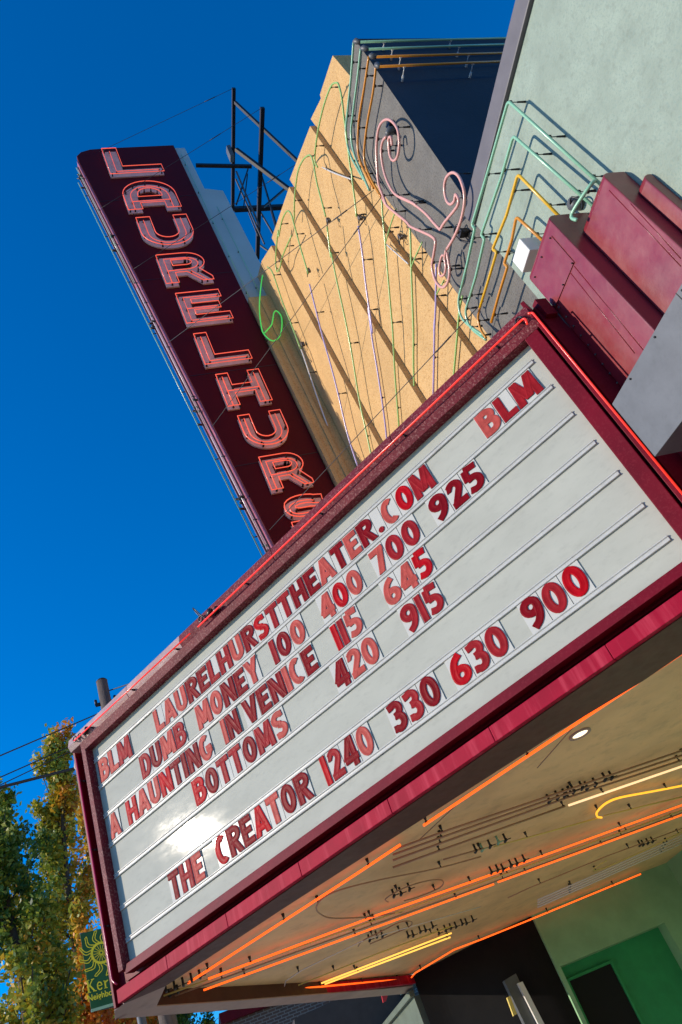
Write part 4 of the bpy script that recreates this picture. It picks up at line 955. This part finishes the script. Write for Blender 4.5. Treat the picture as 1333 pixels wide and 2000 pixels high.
pq = ray((277, 1992)); pq = pq*(14.9/pq.y)
lp_ = thing('lamp_post', (pq.x, pq.y, -EYE), 'slim grey metal post carrying the green banner', 'post')
MB().tube([(pq.x, pq.y, -EYE), (pq.x, pq.y, 4.6)], [.085, .06], 14).build('post', M_met, lp_)
for z in (lt.z, lb.z+.02): MB().tube([Vector((pq.x, pq.y, z)), Vector(((lt+bn_dir*.0).x, lt.y, z))], .015, 8).build('banner_arm', M_met, lp_)
# brick building and awning far right-bottom
bb = thing('brick_building', (3.5, 30, -EYE), 'dark brick building with a dark cornice across the side street', 'building')
def azp(p, dist):
    r = ray(p); k = dist/sqrt(r.x*r.x+r.y*r.y); return r*k
c0 = azp((440, 1987), 27); c1 = azp((655, 1952), 27)
MB().aabb(c0.x, 14, 27, 40, -EYE, c0.z-.15).build('brick_wall', None or M_awn, bb)
M_brick = bpy.data.materials.new('dark_brick'); M_brick.use_nodes = True; t_ = M_brick.node_tree
bt = t_.nodes.new('ShaderNodeTexBrick'); bt.inputs['Color1'].default_value = (.13, .07, .05, 1); bt.inputs['Color2'].default_value = (.08, .05, .045, 1); bt.inputs['Mortar'].default_value = (.22, .21, .2, 1); bt.inputs['Scale'].default_value = 1; bt.inputs['Brick Width'].default_value = .22; bt.inputs['Row Height'].default_value = .08; bt.inputs['Mortar Size'].default_value = .012
ge = t_.nodes.new('ShaderNodeNewGeometry'); mp_ = t_.nodes.new('ShaderNodeMapping'); mp_.inputs['Rotation'].default_value = (radians(-90), 0, 0)
t_.links.new(ge.outputs['Position'], mp_.inputs[0]); t_.links.new(mp_.outputs[0], bt.inputs['Vector']); t_.links.new(bt.outputs[0], t_.nodes['Principled BSDF'].inputs['Base Color'])
bb.children[0].data.materials[0] = M_brick
MB().aabb(c0.x-.15, 14, 26.8, 40, c0.z-.149, c0.z+.12).build('cornice', M_mar, bb)
a0 = azp((575, 1985), 22)
aw = thing('awning', (6, 22, 1), 'dark grey awning beyond the marquee over the far sidewalk', 'awning')
q = on([(575, 1990), (650, 1955), (800, 1930), (820, 1995), (700, 2010), (580, 2020)], Y, 21.5); MB().prism(q, (0, 1.0, 0)).build('awning_cloth', M_awn, aw)
q = on([(744, 1936), (760, 1935), (755, 1955), (749, 1958)], Y, 20.5); rs = thing('hanging_sign', q[0], 'small red sign glimpsed under the far edge of the marquee', 'sign'); MB().prism(q, (0, .06, 0)).build('sign_panel', M_redsign, rs)

# ------------------------------------------------------------ trees
def leafmat(name, cols):
    m_ = bpy.data.materials.new(name); m_.use_nodes = True; t = m_.node_tree; N = t.nodes; L = t.links; b_ = N['Principled BSDF']
    at = N.new('ShaderNodeAttribute'); at.attribute_name = 'tone'
    cr = N.new('ShaderNodeValToRGB'); cr.color_ramp.interpolation = 'LINEAR'
    while len(cr.color_ramp.elements) < len(cols): cr.color_ramp.elements.new(.5)
    for i, c_ in enumerate(cols): cr.color_ramp.elements[i].position = i/(len(cols)-1); cr.color_ramp.elements[i].color = (*c_, 1)
    L.new(at.outputs['Fac'], cr.inputs[0]); L.new(cr.outputs[0], b_.inputs['Base Color']); b_.inputs['Roughness'].default_value = .5
    tr_ = N.new('ShaderNodeBsdfTranslucent'); L.new(cr.outputs[0], tr_.inputs[0]); mx = N.new('ShaderNodeMixShader'); mx.inputs[0].default_value = .35
    L.new(b_.outputs[0], mx.inputs[1]); L.new(tr_.outputs[0], mx.inputs[2]); L.new(mx.outputs[0], N['Material Output'].inputs[0]); return m_
M_leaf = leafmat('autumn_leaves', [(.035, .085, .012), (.12, .20, .02), (.28, .32, .035), (.55, .42, .03), (.75, .36, .025), (.72, .22, .025)])
from mathutils import noise as mn
def tree(x, y, top, rad, lab, seed, warm, nl=34000, low=.12, shape=None, ls=.075, cat='tree', mid=.35):
    rn = random.Random(seed)
    root = thing('tree', (x, y, -EYE), lab, cat, 'street trees beyond the marquee')
    Hh = top+EYE
    trk = [Vector((x+.15*sin(k*.9+seed)*k/8, y+.1*cos(k+seed)*k/8, -EYE+Hh*.93*k/10)) for k in range(11)]
    MB().tube(trk, [.26*(1-k/10.5)+.02 for k in range(11)], 10).build('trunk', M_bark, root)
    tips = []
    lb_ = MB()
    nb = 60
    for k in range(nb):
        f = low+.06+(1-low-.1)*k/nb; c_ = trk[min(9, int(f/.93*10))].lerp(trk[min(10, int(f/.93*10)+1)], (f/.93*10) % 1) if f < .93 else trk[10]
        az = rn.uniform(0, 2*pi); R = rad*(max(.06, (1-f))**.55 if not shape else shape(f))*rn.choice((.35, .6, .8, 1., 1.15))
        rise = Hh*rn.uniform(.06, .13)*(1-.3*f)
        e = c_+Vector((cos(az)*R, sin(az)*R, rise)); md = c_.lerp(e, .5)+Vector((cos(az), sin(az), 0))*R*.15-Z*rise*.12
        path = smooth_path([c_, md, e], 3); lb_.tube(path, [max(.008, .05*(1-f)*(1-i/len(path))+.01) for i in range(len(path))], 5)
        tips.append((path, R))
    lb_.build('limbs', M_bark, root)
    vs = []; fs = []; tone = []
    per = nl//nb
    for path, R in tips:
        sub = []
        for _ in range(10):
            t = rn.uniform(.25, 1.05); i = min(len(path)-2, int(t*(len(path)-1))); c_ = path[i].lerp(path[i+1], min(1.2, t*(len(path)-1)-i))
            sub.append((c_+Vector((rn.gauss(0, .16), rn.gauss(0, .16), rn.gauss(.05, .30)))*(.5+.22*R), rn.gauss(0, .13)))
        for _ in range(per):
            cc, tb = rn.choice(sub); p = cc+Vector((rn.gauss(0, .11), rn.gauss(0, .11), rn.gauss(0, .15)))
            s_ = ls*rn.uniform(.6, 1.55); u = Vector((rn.gauss(0, 1), rn.gauss(0, 1), rn.gauss(0, 1))).normalized(); v = u.orthogonal().normalized(); 
            a_ = rn.uniform(0, 2*pi); v = (v*cos(a_)+u.cross(v)*sin(a_)); w2 = u.cross(v)
            b0 = len(vs); vs += [p-v*s_, p+w2*s_*.55, p+v*s_, p-w2*s_*.55]; fs.append((b0, b0+1, b0+2, b0+3))
            hz = (p.z+EYE)/Hh; nz = mn.noise(p*.45+Vector((seed*3, 0, 0)))
            tone += [min(1, max(0, warm(p, hz)+nz*.35+tb+rn.gauss(0, .10)))]
    me = bpy.data.meshes.new('crown'); me.from_pydata([v+UP-root.location for v in vs], [], fs)
    at = me.attributes.new('tone', 'FLOAT', 'FACE'); at.data.foreach_set('value', tone); me.materials.append(M_leaf)
    o = bpy.data.objects.new('crown', me); C.objects.link(o); o.parent = root
def at_az(p, dist): r = ray(p); k = dist/sqrt(r.x*r.x+r.y*r.y); return r*k
a_ = at_az((10, 1545), 25); tree(a_.x-.1, a_.y, a_.z+.1, 1.75, 'green leaning autumn tree at the left edge, turning yellow', 3, lambda p, h: .40+.2*(h < .5), 21000)
a_ = at_az((97, 1440), 27); tree(a_.x, a_.y, a_.z, 1.7, 'tallest narrow autumn tree, green above and orange below', 5, lambda p, h: .34+.14*(h > .8)+.95*max(0, .85-h)+.3*max(0, min(1, (p.x+2.4)*.7)), 24000)
a_ = at_az((150, 1545), 29); tree(a_.x+.4, a_.y, a_.z, 1.6, 'narrow orange tree partly hidden by the marquee tip', 8, lambda p, h: .45+.7*max(0, .8-h), 24000)
a_ = at_az((320, 1935), 34); tree(a_.x, a_.y, a_.z+2, 2.2, 'dark green tree glimpsed under the marquee tip', 11, lambda p, h: .12, 26000)
a_ = at_az((60, 1800), 33); tree(a_.x, a_.y, a_.z+1.5, 2.3, 'low yellowing tree behind the two tall ones', 14, lambda p, h: .55, 16000)
